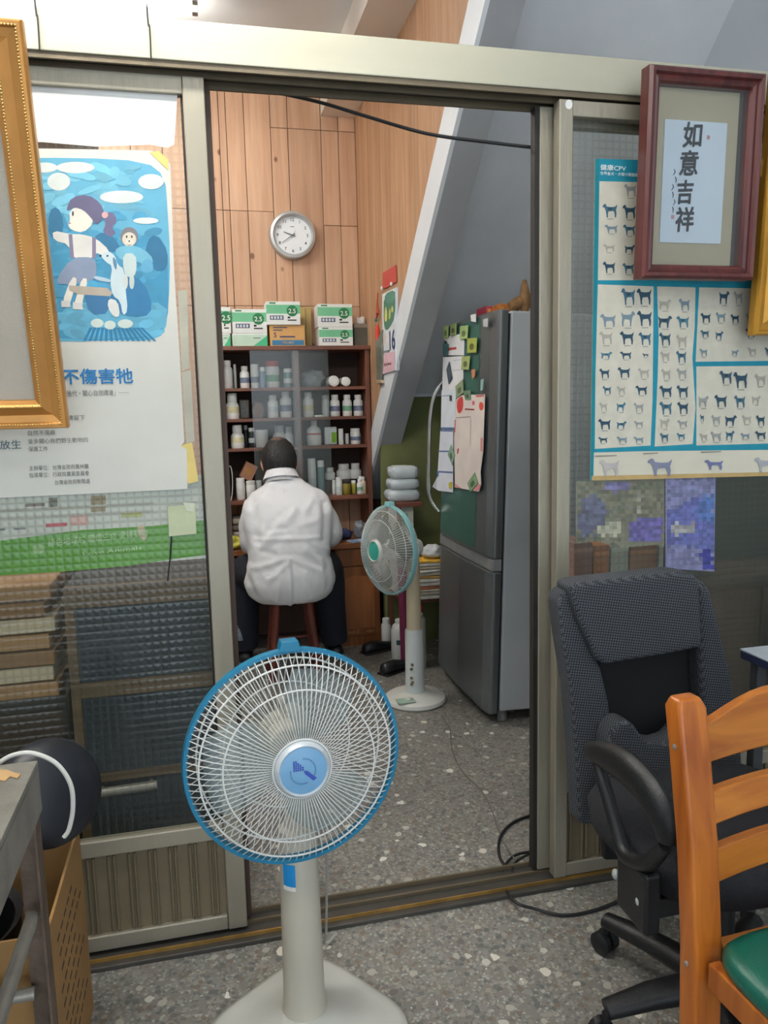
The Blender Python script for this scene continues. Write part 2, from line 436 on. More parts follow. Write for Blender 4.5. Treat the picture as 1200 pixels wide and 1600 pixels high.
# staircase seen from below: white string, its grey lower face, recessed underside
stair = root('staircase', (XW, 2.6, 0.0), 'grey underside of a straight staircase with a white string edge', 'staircase', kind='structure')
white_paint = mat('white_gloss_paint', (222, 226, 230), 0.5, 0, 0.03, 6)
ya, yb = LB[1] + 1.02, RA[1] - 0.55
ytop = RB[1] + (ZC - RB[2]) / sl
ya = RB[1] - (RB[2] - 0.0) / sl
ya = min(ya, YB - .002)
MB().prism([(XW - .006, ya, zr(ya)), (XW - .006, ytop, zr(ytop)), (XW - .006, ytop - .0, min(ZC, zl(ytop))), (XW - .006, LB[1] + (ZC - LB[2]) / sl, ZC), (XW - .006, ya, zl(ya))], (.016, 0, 0)).build('string_face', white_paint, stair)
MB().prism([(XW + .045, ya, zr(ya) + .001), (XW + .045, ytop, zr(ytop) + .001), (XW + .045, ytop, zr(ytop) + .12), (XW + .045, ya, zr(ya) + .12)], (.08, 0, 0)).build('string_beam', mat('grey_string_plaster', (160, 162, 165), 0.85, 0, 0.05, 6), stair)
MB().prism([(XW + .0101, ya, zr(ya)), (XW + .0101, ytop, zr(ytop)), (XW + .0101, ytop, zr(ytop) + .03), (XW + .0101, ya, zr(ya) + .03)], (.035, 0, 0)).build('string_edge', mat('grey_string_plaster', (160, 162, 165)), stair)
ku = 1.37 + .925 * 2.25
def zu(y): return ku - .925 * y
yt = (ku - ZC) / .925
MB().prism([(XW + .125, 2.26, zu(2.26)), (XW + .125, yt, ZC), (XW + .125, yt, ZC + .05), (XW + .125, 2.26, zu(2.26) + .15)], (XRW - XW - .125, 0, 0)).build('underside', under_m, stair)
for k in range(8):                                   # treads rising towards the doorway
    y0 = 2.2 - k * .21; z0 = zu(y0 - .23) + .02
    if z0 < 2.75: MB().box(XW + .13, y0 - .21, z0, XRW, y0 + .02, z0 + .04).build('tread', under_m, stair)
green_m = mat('olive_green_wall', (112, 116, 70), 0.8, 0, 0.16, 5, 0.15, 30)
tag(MB().box(XW + .016, 2.26, 0, XRW, 2.30, zu(2.26)).build('wall_under_stair', green_m), 'olive green wall under the stair', 'wall', kind='structure')
tag(MB().box(XW + .13, 2.25, zu(2.26) - .008, XRW, 2.2595, zu(2.26) + .006).build('trim_2', white_paint), 'thin white trim above the green wall', 'trim', kind='structure')

# ------------------------------------------------------------------ sliding aluminium partition
hdr = tag(MB().box(XL, 0.0, 2.031, XRW, 0.10, 2.112).build('trim_3', alu_h, bevel=.002), 'pale aluminium head rail over the sliding doors', 'head rail', kind='structure')
MB().box(XL, 0.005, 2.019, XRW, 0.012, 2.031).build('track_lip', alu_d, hdr)
MB().box(XL, 0.042, 2.016, XRW, 0.048, 2.031).build('track_lip', alu_d, hdr)
MB().box(XL, 0.088, 2.012, XRW, 0.096, 2.031).build('track_lip', alu_d, hdr)
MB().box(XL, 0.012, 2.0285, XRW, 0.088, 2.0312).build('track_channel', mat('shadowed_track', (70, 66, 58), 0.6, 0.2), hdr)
sill = tag(MB().box(XL, -0.012, 0.0, XRW, 0.10, 0.012).build('trim_4', mat('worn_bronze_sill', (80, 77, 72), 0.5, 0.4, 0.2, 10), bevel=.002), 'dark worn floor track of the sliding doors', 'floor track', kind='structure')
brass = mat('worn_brass_edge', (176, 138, 74), 0.4, 0.6, 0.25, 20)
MB().box(XL, 0.006, .012, XRW, 0.0095, .021).build('track_rail', brass, sill)
MB().box(XL, 0.052, .012, XRW, 0.058, .021).build('track_rail', alu_d, sill)
MB().box(XL, 0.093, .012, XRW, 0.099, .024).build('track_rail', alu_d, sill)
glass_p = pane_mat('pressed_glass', (132, 138, 126), (250, 251, 249), 0.03, 0.07, 56.0)
kick_m = mat('shaded_ribbed_aluminium', (128, 116, 92), 0.5, 0.3, 0.15, 8, 0.1, 60)  # stile aluminium with the shading low on the door put into its colour
def sliding_door(name, x0, x1, y0, label, glass, lst=.046, rst=.046):
    """aluminium door: two stiles, rails, pressed glass and a ribbed kick panel"""
    d = root(name, ((x0 + x1) / 2, y0 + .016, .02), label, 'door', kind='structure')
    t = .033; zb, zt = .022, 2.014
    MB().box(x0, y0, zb, x0 + lst, y0 + t, zt).build('stile', alu, d, bevel=.0025)
    MB().box(x1 - rst, y0, zb, x1, y0 + t, zt).build('stile', alu, d, bevel=.0025)
    a, b = x0 + lst + .0005, x1 - rst - .0005
    MB().box(a, y0 + .003, zt - .036, b, y0 + t - .003, zt).build('rail', alu, d, bevel=.002)
    MB().box(a, y0 + .003, .262, b, y0 + t - .003, .302).build('rail', alu, d, bevel=.003)
    MB().box(a, y0 + .002, zb, b, y0 + t - .002, .060).build('rail', alu, d, bevel=.003)
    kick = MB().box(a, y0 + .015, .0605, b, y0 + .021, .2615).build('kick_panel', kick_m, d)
    ribm = None; x = b - .022; k = 0
    while x > a + .01:
        for dx in (0, -.0125):
            if ribm is None:
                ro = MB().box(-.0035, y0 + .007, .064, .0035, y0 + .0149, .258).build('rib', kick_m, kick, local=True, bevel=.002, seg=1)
                ribm = ro.data
            else:
                ro = bpy.data.objects.new('rib', ribm); COL.objects.link(ro); ro.parent = kick
                bv = ro.modifiers.new('bevel', 'BEVEL'); bv.width = .002; bv.segments = 1
            # kick panel shares the door's frame of reference: world position minus the door root
            ro.location = V((x + dx, 0, 0)) - V(d.location)
        x -= .047; k += 1
    MB().box(a, y0 + .0145, .3025, b, y0 + .0185, zt - .0365).build('pane', glass, d)
    MB().box(a, y0 + .0125, .3025, a + .005, y0 + .0205, zt - .0365).build('gasket', rubber, d)
    MB().box(b - .005, y0 + .0125, .3025, b, y0 + .0205, zt - .0365).build('gasket', rubber, d)
    return d
XO = 0.0475          # left edge of the opening
door1 = sliding_door('door_1', -0.82, XO, .03, 'left sliding door with pressed glass, posters and a ribbed kick panel', glass_p)
door2 = sliding_door('door_2', .868, 1.74, .006, 'right sliding door with pressed glass behind the dog chart', glass_p, lst=.036)
d3 = root('door_3', (1.25, .066, .02), 'second sliding door slid behind the right one', 'door', kind='structure')
x0 = at(842, 700, Y=.052)[0]
MB().box(x0, .052, .024, x0 + .056, .085, 2.012).build('stile', alu, d3, bevel=.0025)
MB().box(1.62, .052, .024, 1.67, .085, 2.012).build('stile', alu, d3, bevel=.0025)
MB().box(x0 + .0565, .055, 1.97, 1.6195, .082, 2.012).build('rail', alu, d3)
MB().box(x0 + .0565, .055, .024, 1.6195, .082, .3).build('rail', alu, d3)
MB().box(x0 + .0565, .066, .3005, 1.6195, .070, 1.9695).build('pane', pane_mat('plain_dusty_glass', (150, 156, 146), (250, 251, 250), 0.03), d3)
MB().box(x0 - .012, .055, .024, x0 - .001, .080, 2.012).build('gasket', rubber, d3)
tag(MB().box(XO + .001, .068, .0245, XO + .013, .086, 2.0115).build('trim_5', mat('brown_weather_strip', (74, 56, 44), 0.6)), 'dark brown weather strip beside the left door', 'trim', kind='structure')
tag(MB().box(XL, .02, .0245, -.822, .07, 2.0115).build('wall_front_left', paint), 'plain wall panel beside the left door', 'wall', kind='structure')
tag(MB().box(1.742, .02, .0245, XRW, .07, 2.0115).build('wall_front_right', paint), 'plain wall panel beside the right door', 'wall', kind='structure')

# ------------------------------------------------------------------ fluorescent lamps
def batten(name, c, length, watts, label, gap=.0):
    f = root(name, c, label, 'ceiling lamp')
    cx, cy, cz = c
    MB().box(cx - length / 2 - .03, cy - .035, cz - .045, cx + length / 2 + .03, cy + .035, cz).build('housing', white_pl, f, bevel=.004)
    for s in (-1, 1):
        tz = cz - .075; ty = cy + s * .045
        MB().tube([(cx - length / 2 + .02, ty, tz), (cx + length / 2 - .02, ty, tz)], .014, 10).build('tube', emis('lit_tube_%d' % watts, (255, 252, 246), watts), f, smooth=True)
        for e in (-1, 1):
            MB().box(cx + e * (length / 2 + .0) - .012, ty - .018, tz - .03, cx + e * (length / 2) + .012, ty + .018, cz - .0445).build('lamp_holder', mat('grey_lamp_holder', (150, 150, 148), .5), f, bevel=.003)
    return f
le = at(312, 8, Z=2.94)
batten('fluorescent_lamp', (le[0] - .62, le[1], 3.029), 1.2, BACK_LAMP, 'lit fluorescent tube lamp on the ceiling of the back room')
batten('fluorescent_lamp', (-.40, -.42, 2.68), 1.2, FRONT_LAMP, 'hanging fluorescent tube lamp above the left door, out of frame')
batten('fluorescent_lamp', (.75, -2.35, 3.029), 1.2, SHOP_LAMP, 'fluorescent tube lamp on the shop ceiling behind the viewer')

# ================================================================== BACK ROOM
ORD = ['first', 'second', 'third', 'fourth', 'fifth', 'sixth', 'seventh', 'eighth', 'ninth', 'tenth']
# ------------------------------------------------------------------ wall clock
cc = at(457, 368, Y=YB - .02)
ck = root('wall_clock', cc, 'round white wall clock with a silver rim on the board wall', 'clock')
RCK = .128
Mck = Matrix.Translation(cc) @ Matrix.Rotation(PI / 2, 4, 'X')
MB().lathe([(RCK * .80, .000), (RCK * .80, .022), (RCK * .86, .030), (RCK * .96, .026), (RCK, .012), (RCK, -.018), (RCK * .8, -.018)], 48, Mck, caps=False).build('rim', mat('silver_paint', (188, 190, 190), .35, .5, .04), ck, smooth=True)
MB().lathe([(RCK * .805, -.016), (RCK * .805, .004)], 48, Mck).build('dial', mat('clock_dial_white', (232, 236, 238), .6, 0, .02), ck)
for h in range(1, 13):
    a = PI / 2 - h * PI / 6; p = cc + V((math.cos(a) * RCK * .645, -.0046, math.sin(a) * RCK * .645 - .0075))
    text(str(h), 'numeral', ink_dark, ck, p, XR, UP, .023, .01, 'CENTER')
MB().box(cc[0] - .011, cc[1] - .0052, cc[2] + .044, cc[0] + .011, cc[1] - .0045, cc[2] + .048).build('dial_mark', mat('grey_ink', (120, 124, 128), .7), ck)
def hand(ang, ln, back, wd, nm, y):
    d = V((math.sin(ang), 0, math.cos(ang))); s = V((math.cos(ang), 0, -math.sin(ang))); o = cc + V((0, y, 0))
    MB().prism([o - d * back - s * wd, o + d * ln - s * wd * .5, o + d * ln + s * wd * .5, o - d * back + s * wd], (0, -.0012, 0)).build(nm, mat('grey_hand', (96, 100, 104), .5), ck)
hand(math.radians(289), .052, .014, .0035, 'hour_hand', -.008)
hand(math.radians(236), .074, .016, .0025, 'minute_hand', -.010)
hand(math.radians(30), .032, .02, .0010, 'second_hand', -.012)

# ------------------------------------------------------------------ medicine shelf
YS = 2.40; YSB = 2.64
brown = wood('brown_varnish', (124, 74, 52), (92, 52, 36), 'X', .45, 6)
brown_v = wood('brown_varnish_upright', (118, 70, 50), (88, 50, 36), 'Z', .45, 6)
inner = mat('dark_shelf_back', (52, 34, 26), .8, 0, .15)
zt = at(465, 547, Y=YS)[2]; z1 = at(465, 605, Y=YS)[2]; z2 = at(465, 652.5, Y=YS)[2]; z3 = at(465, 698, Y=YS)[2]; z4 = at(465, 778, Y=YS)[2]
xl = at(341, 600, Y=YS)[0]; xr = .918; xm0 = at(461, 600, Y=YS)[0]; xm1 = at(469, 600, Y=YS)[0]
shelf = root('medicine_shelf', ((xl + xr) / 2, 2.52, z4 - .2), 'tall brown wooden shelf full of white medicine bottles, standing on the desk', 'shelf')
ZD = .58
MB().box(xl, YS, ZD + .001, xl + .022, YSB, zt).build('side_panel', brown_v, shelf, bevel=.002)
MB().box(xr - .024, YS, ZD + .001, xr, YSB, zt).build('side_panel', brown_v, shelf, bevel=.002)
MB().box(xm0, YS + .004, z4 + .0005, xm1, YSB - .01, zt - .0005).build('divider', brown_v, shelf, bevel=.0015)
MB().box(xl - .004, YS - .012, zt, xr + .004, YSB, zt + .022).build('top_board', brown, shelf, bevel=.002)
for z in (z1, z2, z3):
    MB().box(xl + .0225, YS + .006, z - .016, xm0 - .0005, YSB - .01, z).build('shelf_board', brown, shelf, bevel=.0015)
    MB().box(xm1 + .0005, YS + .006, z - .016, xr - .0245, YSB - .01, z).build('shelf_board', brown, shelf, bevel=.0015)
MB().box(xl + .0225, YS, z4 - .022, xr - .0245, YSB - .01, z4).build('bottom_board', brown, shelf, bevel=.0015)
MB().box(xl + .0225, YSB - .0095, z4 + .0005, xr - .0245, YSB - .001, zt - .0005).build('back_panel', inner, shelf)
hazy = pane_mat('dusty_shelf_glass', (196, 208, 208), (252, 254, 254), .08, rough=.2)
gx = [at(392, 600, Y=YS)[0], xm0 + .012, at(514, 600, Y=YS)[0]]
gp = MB().box(gx[0], YS - .006, z4 + .001, xm0 + .02, YS - .003, zt - .001).build('glass_pane', hazy, shelf)
gp = MB().box(xm0 - .012, YS - .0015, z4 + .001, gx[2], YS + .0015, zt - .001).build('glass_pane', hazy, shelf)

# bottles
bw = mat('white_bottle', (232, 232, 228), .35, 0, .03); bcream = mat('cream_bottle', (222, 206, 178), .4, 0, .04)
bolive = mat('olive_bottle', (134, 120, 44), .25, 0, .1); byel = mat('yellow_olive_bottle', (176, 164, 70), .3, 0, .08)
bteal = mat('teal_grey_jar', (120, 150, 150), .3, 0, .08); bblue = mat('blue_grey_bottle', (120, 142, 166), .35, 0, .08)
bdark = mat('dark_green_bottle', (44, 56, 52), .3, 0, .1)
lab_d = mat('navy_label', (112, 122, 146), .6, 0, .25, 90); lab_g = mat('green_label', (120, 170, 140), .6, 0, .2, 80)
lab_y = mat('pale_yellow_label', (216, 210, 170), .6, 0, .12, 70); lab_r = mat('red_label', (206, 130, 126), .6); lab_w = mat('pale_label', (206, 212, 214), .6, 0, .1, 80)
capr = mat('red_cap', (186, 60, 56), .4)
def bottle(px0, px1, py0, zb, depth, body, label, style='pill', lab=None, cap=None, name='medicine_bottle', tall=None, cat='bottle', labspan=(.24, .48)):
    Y = depth
    a = at(px0, 600, Y=Y)[0]; b = at(px1, 600, Y=Y)[0]; x = (a + b) / 2; r = (b - a) / 2
    h = tall or (at((px0 + px1) / 2, py0, Y=Y)[2] - zb)
    Y = min(Y, 2.626 - r)
    x = min(max(x, xl + .024 + r), xm0 - .001 - r) if x < (xm0 + xm1) / 2 else min(max(x, xm1 + .001 + r), xr - .026 - r)
    o = root(name, (x, Y, zb + .0005), label, cat, 'bottles and jars on the medicine shelf')
    cap = cap or bw; n = 18
    if style == 'pill':
        pr = [(r * .9, 0), (r, h * .03), (r, h * .64), (r * .92, h * .72), (r * .62, h * .79), (r * .6, h * .82)]
        cp = [(r * .70, h * .815), (r * .72, h * .83), (r * .72, h * .985), (r * .66, h)]
    elif style == 'jar':
        pr = [(r * .92, 0), (r, h * .04), (r, h * .74), (r * .9, h * .80)]
        cp = [(r * .93, h * .795), (r * .95, h * .82), (r * .95, h * .98), (r * .88, h)]
    elif style == 'neck':
        pr = [(r * .93, 0), (r, h * .03), (r, h * .52), (r * .9, h * .66), (r * .45, h * .78), (r * .40, h * .83)]
        cp = [(r * .46, h * .825), (r * .46, h * .97), (r * .4, h)]
    elif style == 'wide':
        pr = [(r * .95, 0), (r, h * .05), (r, h * .50), (r * .85, h * .60), (r * .66, h * .66)]
        cp = [(r * .70, h * .655), (r * .72, h * .67), (r * .72, h * .98), (r * .66, h)]
    elif style == 'cup':
        pr = [(r * .82, 0), (r * .86, h * .03), (r, h * .97), (r, h)]; cp = None
    else:
        pr = [(r * .95, 0), (r, h * .02), (r, h * .80), (r * .96, h * .815)]
        cp = [(r * .97, h * .81), (r * .97, h * .985), (r * .9, h)]
    MB().lathe(pr, n).build('body', body, o, smooth=True, local=True)
    if cp: MB().lathe(cp, n).build('cap', cap, o, smooth=True, local=True)
    if lab:
        MB().lathe([(r * 1.006, h * labspan[0]), (r * 1.006, h * labspan[1])], n, caps=False).build('label_band', lab, o, smooth=True, local=True)
    return o
def zx(v): return 330 + v / 3.4286
def zy(v): return 530 + v / 3.4286
rows = {
 ('top shelf', 'left'): (z1, [
    (60, 118, 115, bw, 'pill', None, 2.50, 'tall plain white plastic'), (121, 138, 135, bw, 'jar', None, 2.57, 'slim white'), (155, 206, 145, bw, 'pill', lab_d, 2.47, 'white navy labelled'),
    (212, 258, 135, bw, 'jar', lab_d, 2.52, 'white blue labelled'), (262, 292, 150, bblue, 'jar', None, 2.48, 'small blue grey'), (290, 368, 118, bw, 'jar', lab_g, 2.54, 'large white red capped'), (392, 440, 158, bteal, 'jar', lab_w, 2.50, 'stubby teal grey')]),
 ('second shelf', 'left'): (z2, [
    (70, 144, 290, bw, 'wide', lab_y, 2.48, 'broad white yellow labelled'), (296, 354, 300, bw, 'pill', lab_w, 2.50, 'white pale labelled'), (364, 426, 280, bw, 'pill', lab_d, 2.50, 'tall white navy labelled')]),
 ('second shelf', 'right'): (z2, [
    (486, 544, 285, bw, 'pill', lab_y, 2.50, 'white yellow labelled'), (588, 630, 300, bw, 'jar', None, 2.56, 'plain white'), (633, 685, 298, bw, 'pill', lab_d, 2.48, 'white dark labelled'),
    (699, 750, 298, bw, 'pill', lab_g, 2.48, 'white green labelled'), (760, 812, 298, bw, 'pill', lab_d, 2.48, 'white black labelled')]),
 ('third shelf', 'left'): (z3, [
    (90, 163, 460, bw, 'wide', lab_y, 2.47, 'broad white yellow labelled'), (160, 184, 462, bdark, 'jar', None, 2.55, 'slim dark'), (186, 220, 475, bdark, 'tubej', lab_w, 2.49, 'slim dark green'), (220, 294, 486, bw, 'cup', None, 2.50, 'open white cup shaped'),
    (318, 388, 462, bw, 'wide', None, 2.56, 'broad hazy white'), (396, 446, 468, bw, 'wide', None, 2.56, 'smaller hazy white')]),
 ('third shelf', 'right'): (z3, [
    (500, 580, 436, bw, 'neck', lab_r, 2.50, 'large white long necked'), (672, 700, 480, bw, 'tubej', None, 2.48, 'slim white'), (706, 730, 505, bw, 'jar', None, 2.53, 'short white'),
    (737, 790, 478, bw, 'jar', lab_d, 2.48, 'stout white dark labelled'), (790, 806, 505, bw, 'jar', None, 2.56, 'half hidden white')]),
}
for (sh, sd), (zb, L_) in rows.items():
    for k, (a, b, c, m_, st, lb, dp, desc) in enumerate(L_):
        ls = (.42, .50) if m_ is bw and st == 'neck' else (.24, .48)
        bottle(zx(a), zx(b), zy(c), zb, dp, m_, f'{desc} bottle, {ORD[k]} from left on the {sd} half of the {sh}', st, lb, capr if 'red capped' in desc else None, labspan=ls)
# lowest row: back step and front row
riser = root('bottle_riser', (at(560, 760, Y=2.56)[0], 2.56, z4 + .0005), 'dark wooden riser step carrying the back row of wide jars', 'riser')
rz = at(560, 748, Y=2.54)[2]
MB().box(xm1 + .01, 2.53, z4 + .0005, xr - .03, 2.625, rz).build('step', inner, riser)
low = [(500, 545, 640, bw, 'tubej', lab_w, 2.50, z4, 'tall slim white pale labelled bottle behind the glass on the lowest shelf'),
       (552, 590, 650, bteal, 'tubej', None, 2.51, z4, 'tall hazy teal bottle behind the glass on the lowest shelf'),
       (592, 648, 688, bw, 'wide', None, 2.57, rz, 'small round white jar on the riser, behind the glass edge'),
       (655, 736, 668, bw, 'wide', None, 2.575, rz, 'large round white jar on the riser of the lowest shelf'),
       (754, 818, 664, bw, 'wide', None, 2.575, rz, 'second large round white jar on the riser, towards the stair'),
       (630, 650, 755, bw, 'jar', None, 2.49, z4, 'half hidden small white bottle in the front row of the lowest shelf'),
       (650, 685, 740, bw, 'tubej', lab_w, 2.45, z4, 'slim white bottle left of the olive jar on the lowest shelf'),
       (686, 730, 758, bolive, 'jar', None, 2.45, z4, 'olive jar with dark cap on the lowest shelf'),
       (734, 760, 758, byel, 'jar', None, 2.48, z4, 'yellow olive jar beside the olive one on the lowest shelf'),
       (764, 800, 750, bw, 'pill', lab_g, 2.44, z4, 'white green labelled bottle beside the cream one on the lowest shelf'),
       (812, 858, 735, bcream, 'pill', lab_y, 2.45, z4, 'cream bottle at the right end of the lowest shelf'),
       (106, 155, 745, bw, 'jar', None, 2.45, z4, 'plain white jar at the left end of the lowest shelf'),
       (160, 214, 760, bw, 'jar', None, 2.45, z4, 'second plain white jar from the left end of the lowest shelf'),
       (216, 246, 758, bw, 'jar', lab_r, 2.48, z4, 'white jar with red label near the man on the lowest shelf')]
for a, b, c, m_, st, lb, dp, zb, lab_ in low:
    bottle(zx(a), zx(b), zy(c), zb, dp, m_, lab_, st, lb, mat('dark_cap', (50, 44, 34), .5) if m_ is bolive else None)
# lying bottles with round lids towards the room
for px, py, r_, lab_ in ((zx(657), zy(208), .0305, 'larger white bottle lying with its round lid outwards on the top shelf'), (zx(722), zy(215), .0265, 'smaller white bottle lying with its round lid outwards on the top shelf')):
    p = at(px, py, Y=2.45); o = root('medicine_bottle', (p[0], 2.5, z1 + .0005), lab_, 'bottle', 'bottles and jars on the medicine shelf')
    Ml = Matrix.Translation((p[0], 2.45, z1 + r_ + .001)) @ Matrix.Rotation(-PI / 2, 4, 'X')
    MB().lathe([(r_ * .8, .02), (r_, .035), (r_, .12), (r_ * .9, .13)], 18, Ml).build('body', bw, o, smooth=True)
    MB().lathe([(r_ * .72, -.002), (r_ * .95, .0), (r_ * .98, .006), (r_ * .98, .022)], 18, Ml).build('cap', bw, o, smooth=True)
    MB().lathe([(r_ * .70, -.004), (r_ * .76, -.003)], 18, Ml, caps=False).build('lid_groove', lab_w, o)
# bag, framed tin, tray, tilted box
def blob(name, c, rad, m, label, cat, group=None, seed=1, amp=.25, n=20, k=12, flatz=True, freq=2.2):
    b = MB(); b.ball(c, rad, n, k)
    cv = V(c)
    for i, p in enumerate(b.v):
        d = p - cv; q = noise.noise(V((d[0] / rad[0], d[1] / rad[1], d[2] / rad[2])) * freq + V((seed * 7.1, seed * 3.3, 0)))
        b.v[i] = cv + d * (1 + amp * q)
        if flatz and b.v[i][2] < c[2] - rad[2] * .86: b.v[i][2] = c[2] - rad[2] * .86
    base = V((c[0], c[1], c[2] - rad[2] * .86))
    o = b.build(name, m, None, smooth='all', origin=base)
    return tag(o, label, cat, group)
film = pane_mat('clear_plastic_film', (226, 230, 232), (235, 238, 240), .42, rough=.12)
p = at(zx(565), zy(210), Y=2.53)
blob('plastic_bag', (p[0] - .02, 2.54, z1 + .045), (.062, .045, .05), mat('grey_plastic_bag', (150, 156, 160), .4, 0, .15), 'crumpled grey plastic bag on the top shelf behind glass', 'bag', seed=3, amp=.5)
p = at(zx(255), zy(380), Y=2.52)
blob('paper_bag', (p[0], 2.53, z2 + .042), (.032, .03, .048), mat('brown_parcel', (140, 104, 84), .7, 0, .2), 'small brown parcel on the second shelf behind glass', 'parcel', seed=5, amp=.3)
a, b = at(zx(150), zy(325), Y=2.5), at(zx(206), zy(412), Y=2.5)
o = root('photo_frame', ((a[0] + b[0]) / 2, 2.5, z2 + .0005), 'small dark framed glass tin on the second shelf', 'frame')
MB().box(a[0], 2.5, z2 + .0005, b[0], 2.53, a[2]).build('case', mat('dark_wood_case', (74, 58, 44), .5), o, bevel=.003)
MB().box(a[0] + .008, 2.4985, z2 + .01, b[0] - .008, 2.4998, a[2] - .008).build('window', mat('dark_picture', (60, 62, 44), .3, 0, .6, 50), o)
p = at(zx(575), zy(405), Y=2.47)
tag(MB().box(p[0] - .025, 2.45, z2 + .0005, p[0] + .025, 2.5, z2 + .01).build('pill_tray', bw, None, bevel=.003, origin=(p[0], 2.475, z2)), 'flat white pill tray on the second shelf', 'tray')
p = at(zx(640), zy(520), Y=2.49)
o = root('zip_bag', (p[0], 2.49, z3 + .0005), 'clear zip bag with a green print on the third shelf', 'bag')
b = MB(); b.box(p[0] - .035, 2.48, z3 + .001, p[0] + .035, 2.50, z3 + .10); b.build('film', mat('milky_bag', (214, 220, 218), .35), o, bevel=.008, seg=3)
MB().box(p[0] + .003, 2.4785, z3 + .012, p[0] + .032, 2.4799, z3 + .07).build('green_print', mat('leaf_green', (126, 176, 50), .6, 0, .2), o)
p = at(zx(200), zy(708), Y=2.52)
o = root('medicine_carton', (p[0], 2.52, z4 + .09), 'tilted salmon pink carton lying on the white jars of the lowest shelf', 'carton')
Mt = Matrix.Translation((p[0], 2.53, at(zx(200), zy(708), Y=2.52)[2])) @ Matrix.Rotation(math.radians(28), 4, 'Y')
MB().box(-.035, -.03, -.045, .035, .03, .045, Mt).build('carton_body', mat('salmon_carton', (196, 140, 112), .7, 0, .1), o, bevel=.002)
MB().box(-.022, -.0308, -.02, .018, -.0301, .02, Mt).build('printed_panel', mat('orange_print', (206, 150, 90), .7, 0, .15), o)

# ------------------------------------------------------------------ cartons on top of the shelf
ZT = zt + .0225
bx_w = mat('white_carton', (226, 228, 224), .6, 0, .04); bx_g = mat('green_print', (112, 186, 142), .6, 0, .08)
bx_gd = mat('deep_green_print', (22, 116, 66), .6); bx_o = mat('kraft_orange_carton', (206, 158, 96), .65, 0, .08); bx_b = mat('blue_stripe', (52, 118, 156), .6)
navy = mat('navy_print', (62, 70, 104), .6, 0, .3, 90)
def carton(px0, px1, py0, zb, Y, label, style, dep=.13):
    a = at(px0, 510, Y=Y)[0]; b = at(px1, 510, Y=Y)[0]; zt_ = at((px0 + px1) / 2, py0, Y=Y)[2]; wd = b - a; h = zt_ - zb
    o = root('glove_carton', ((a + b) / 2, Y + dep / 2, zb), label, 'carton', 'cartons on top of the medicine shelf')
    body = bx_o if style == 'orange' else bx_w
    MB().box(a, Y, zb + .0006, b, Y + dep, zt_).build('carton_body', body, o, bevel=.002)
    y = Y - .0006
    def patch(u0, v0, u1, v1, m, nm='print_panel'): MB().box(a + wd * u0, y, zb + h * v0, a + wd * u1, Y - .0001, zb + h * v1).build(nm, m, o)
    if style == 'size':
        patch(.0, .48, 1.0, .86, bx_g); patch(.10, .22, .5, .40, navy)
        c = V((a + wd * .76, y - .0003, zb + h * .60)); r = h * .24
        MB().prism([c + V((math.cos(t) * r, 0, math.sin(t) * r)) for t in [2 * PI * i / 20 for i in range(20)]], (0, .0006, 0)).build('size_disc', bx_gd, o)
        text('2.5', 'size_number', white_pl, o, c + V((0, -.0004, -r * .42)), XR, UP, r * 1.15, .02, 'CENTER')
        for q in range(4): MB().box(a + wd * (.13 + .09 * q), y - .0004, zb + h * .25, a + wd * (.19 + .09 * q), y - .0001, zb + h * .37).build('pale_lettering', lab_w, o)
        patch(.62, .28, .70, .36, ink_dark, 'small_print'); patch(.62, .18, .88, .23, ink_dark, 'small_print'); patch(.1, .90, .28, .96, bx_gd, 'small_print')
    elif style == 'mint':
        patch(0, .0, 1, .9, mat('mint_print', (190, 216, 196), .6, 0, .05))
        MB().prism([(a + wd * .60, y - .0002, zb + h * .06), (a + wd, y - .0002, zb + h * .06), (a + wd, y - .0002, zb + h * .85)], (0, .0008, 0)).build('green_corner', mat('bright_green_print', (64, 176, 126), .6), o)
        patch(.60, .62, .80, .68, ink_dark, 'small_print')
    elif style == 'orange':
        MB().box(a + wd * .06, y, zb + h * .06, a + wd * .96, Y - .0001, zb + h * .30).build('blue_band', bx_b, o)
        text('5', 'size_number', navy, o, V((a + wd * .10, y - .0004, zb + h * .42)), XR, UP, h * .34, .02)
        text('TERUMO', 'carton_name', bx_o, o, V((a + wd * .5, y - .0004, zb + h * .13)), XR, UP, h * .15, .005, 'CENTER')
        patch(.10, .86, .5, .91, navy, 'small_print'); patch(.10, .74, .36, .79, navy, 'small_print'); patch(.28, .42, .72, .49, navy, 'small_print')
    return zt_
YC = 2.44
zA = carton(334, 359, 521, ZT, YC, 'mint carton at the far left end of the shelf top, underneath', 'mint')
carton(332, 361, 480, zA, YC, 'white green size carton at the far left end of the shelf top', 'size')
zA = carton(362, 417, 521, ZT, YC, 'pale mint carton, second from left in the lower layer on the shelf', 'mint')
carton(363, 417, 483, zA, YC, 'white green size carton, second from left in the upper layer', 'size')
zA = carton(421, 476, 508, ZT, YC, 'orange carton with a blue stripe below the clock side', 'orange')
carton(417, 470, 471, zA, YC - .01, 'white and green size carton on the orange carton', 'size')
zA = carton(498, 551, 511, ZT, YC, 'white green size carton, lower of the right pair on the shelf', 'size')
carton(497, 551, 475, zA, YC, 'white green size carton, upper of the right pair on the shelf', 'size')
# framed yellow pane behind the cartons
a = at(470, 480, Y=2.62); b = at(488, 545, Y=2.62)
o = root('picture_board', ((a[0] + b[0]) / 2, 2.62, ZT), 'dull yellow framed board leaning behind the cartons', 'board')
MB().box(a[0] - .05, 2.61, ZT + .0006, b[0], 2.63, a[2]).build('board_sheet', mat('dull_yellow_board', (172, 148, 92), .7, 0, .1), o, bevel=.002)
MB().box(a[0] + .02, 2.605, ZT + .01, a[0] + .026, 2.6098, a[2] - .01).build('frame_bar', mat('board_frame', (140, 120, 76), .6), o)
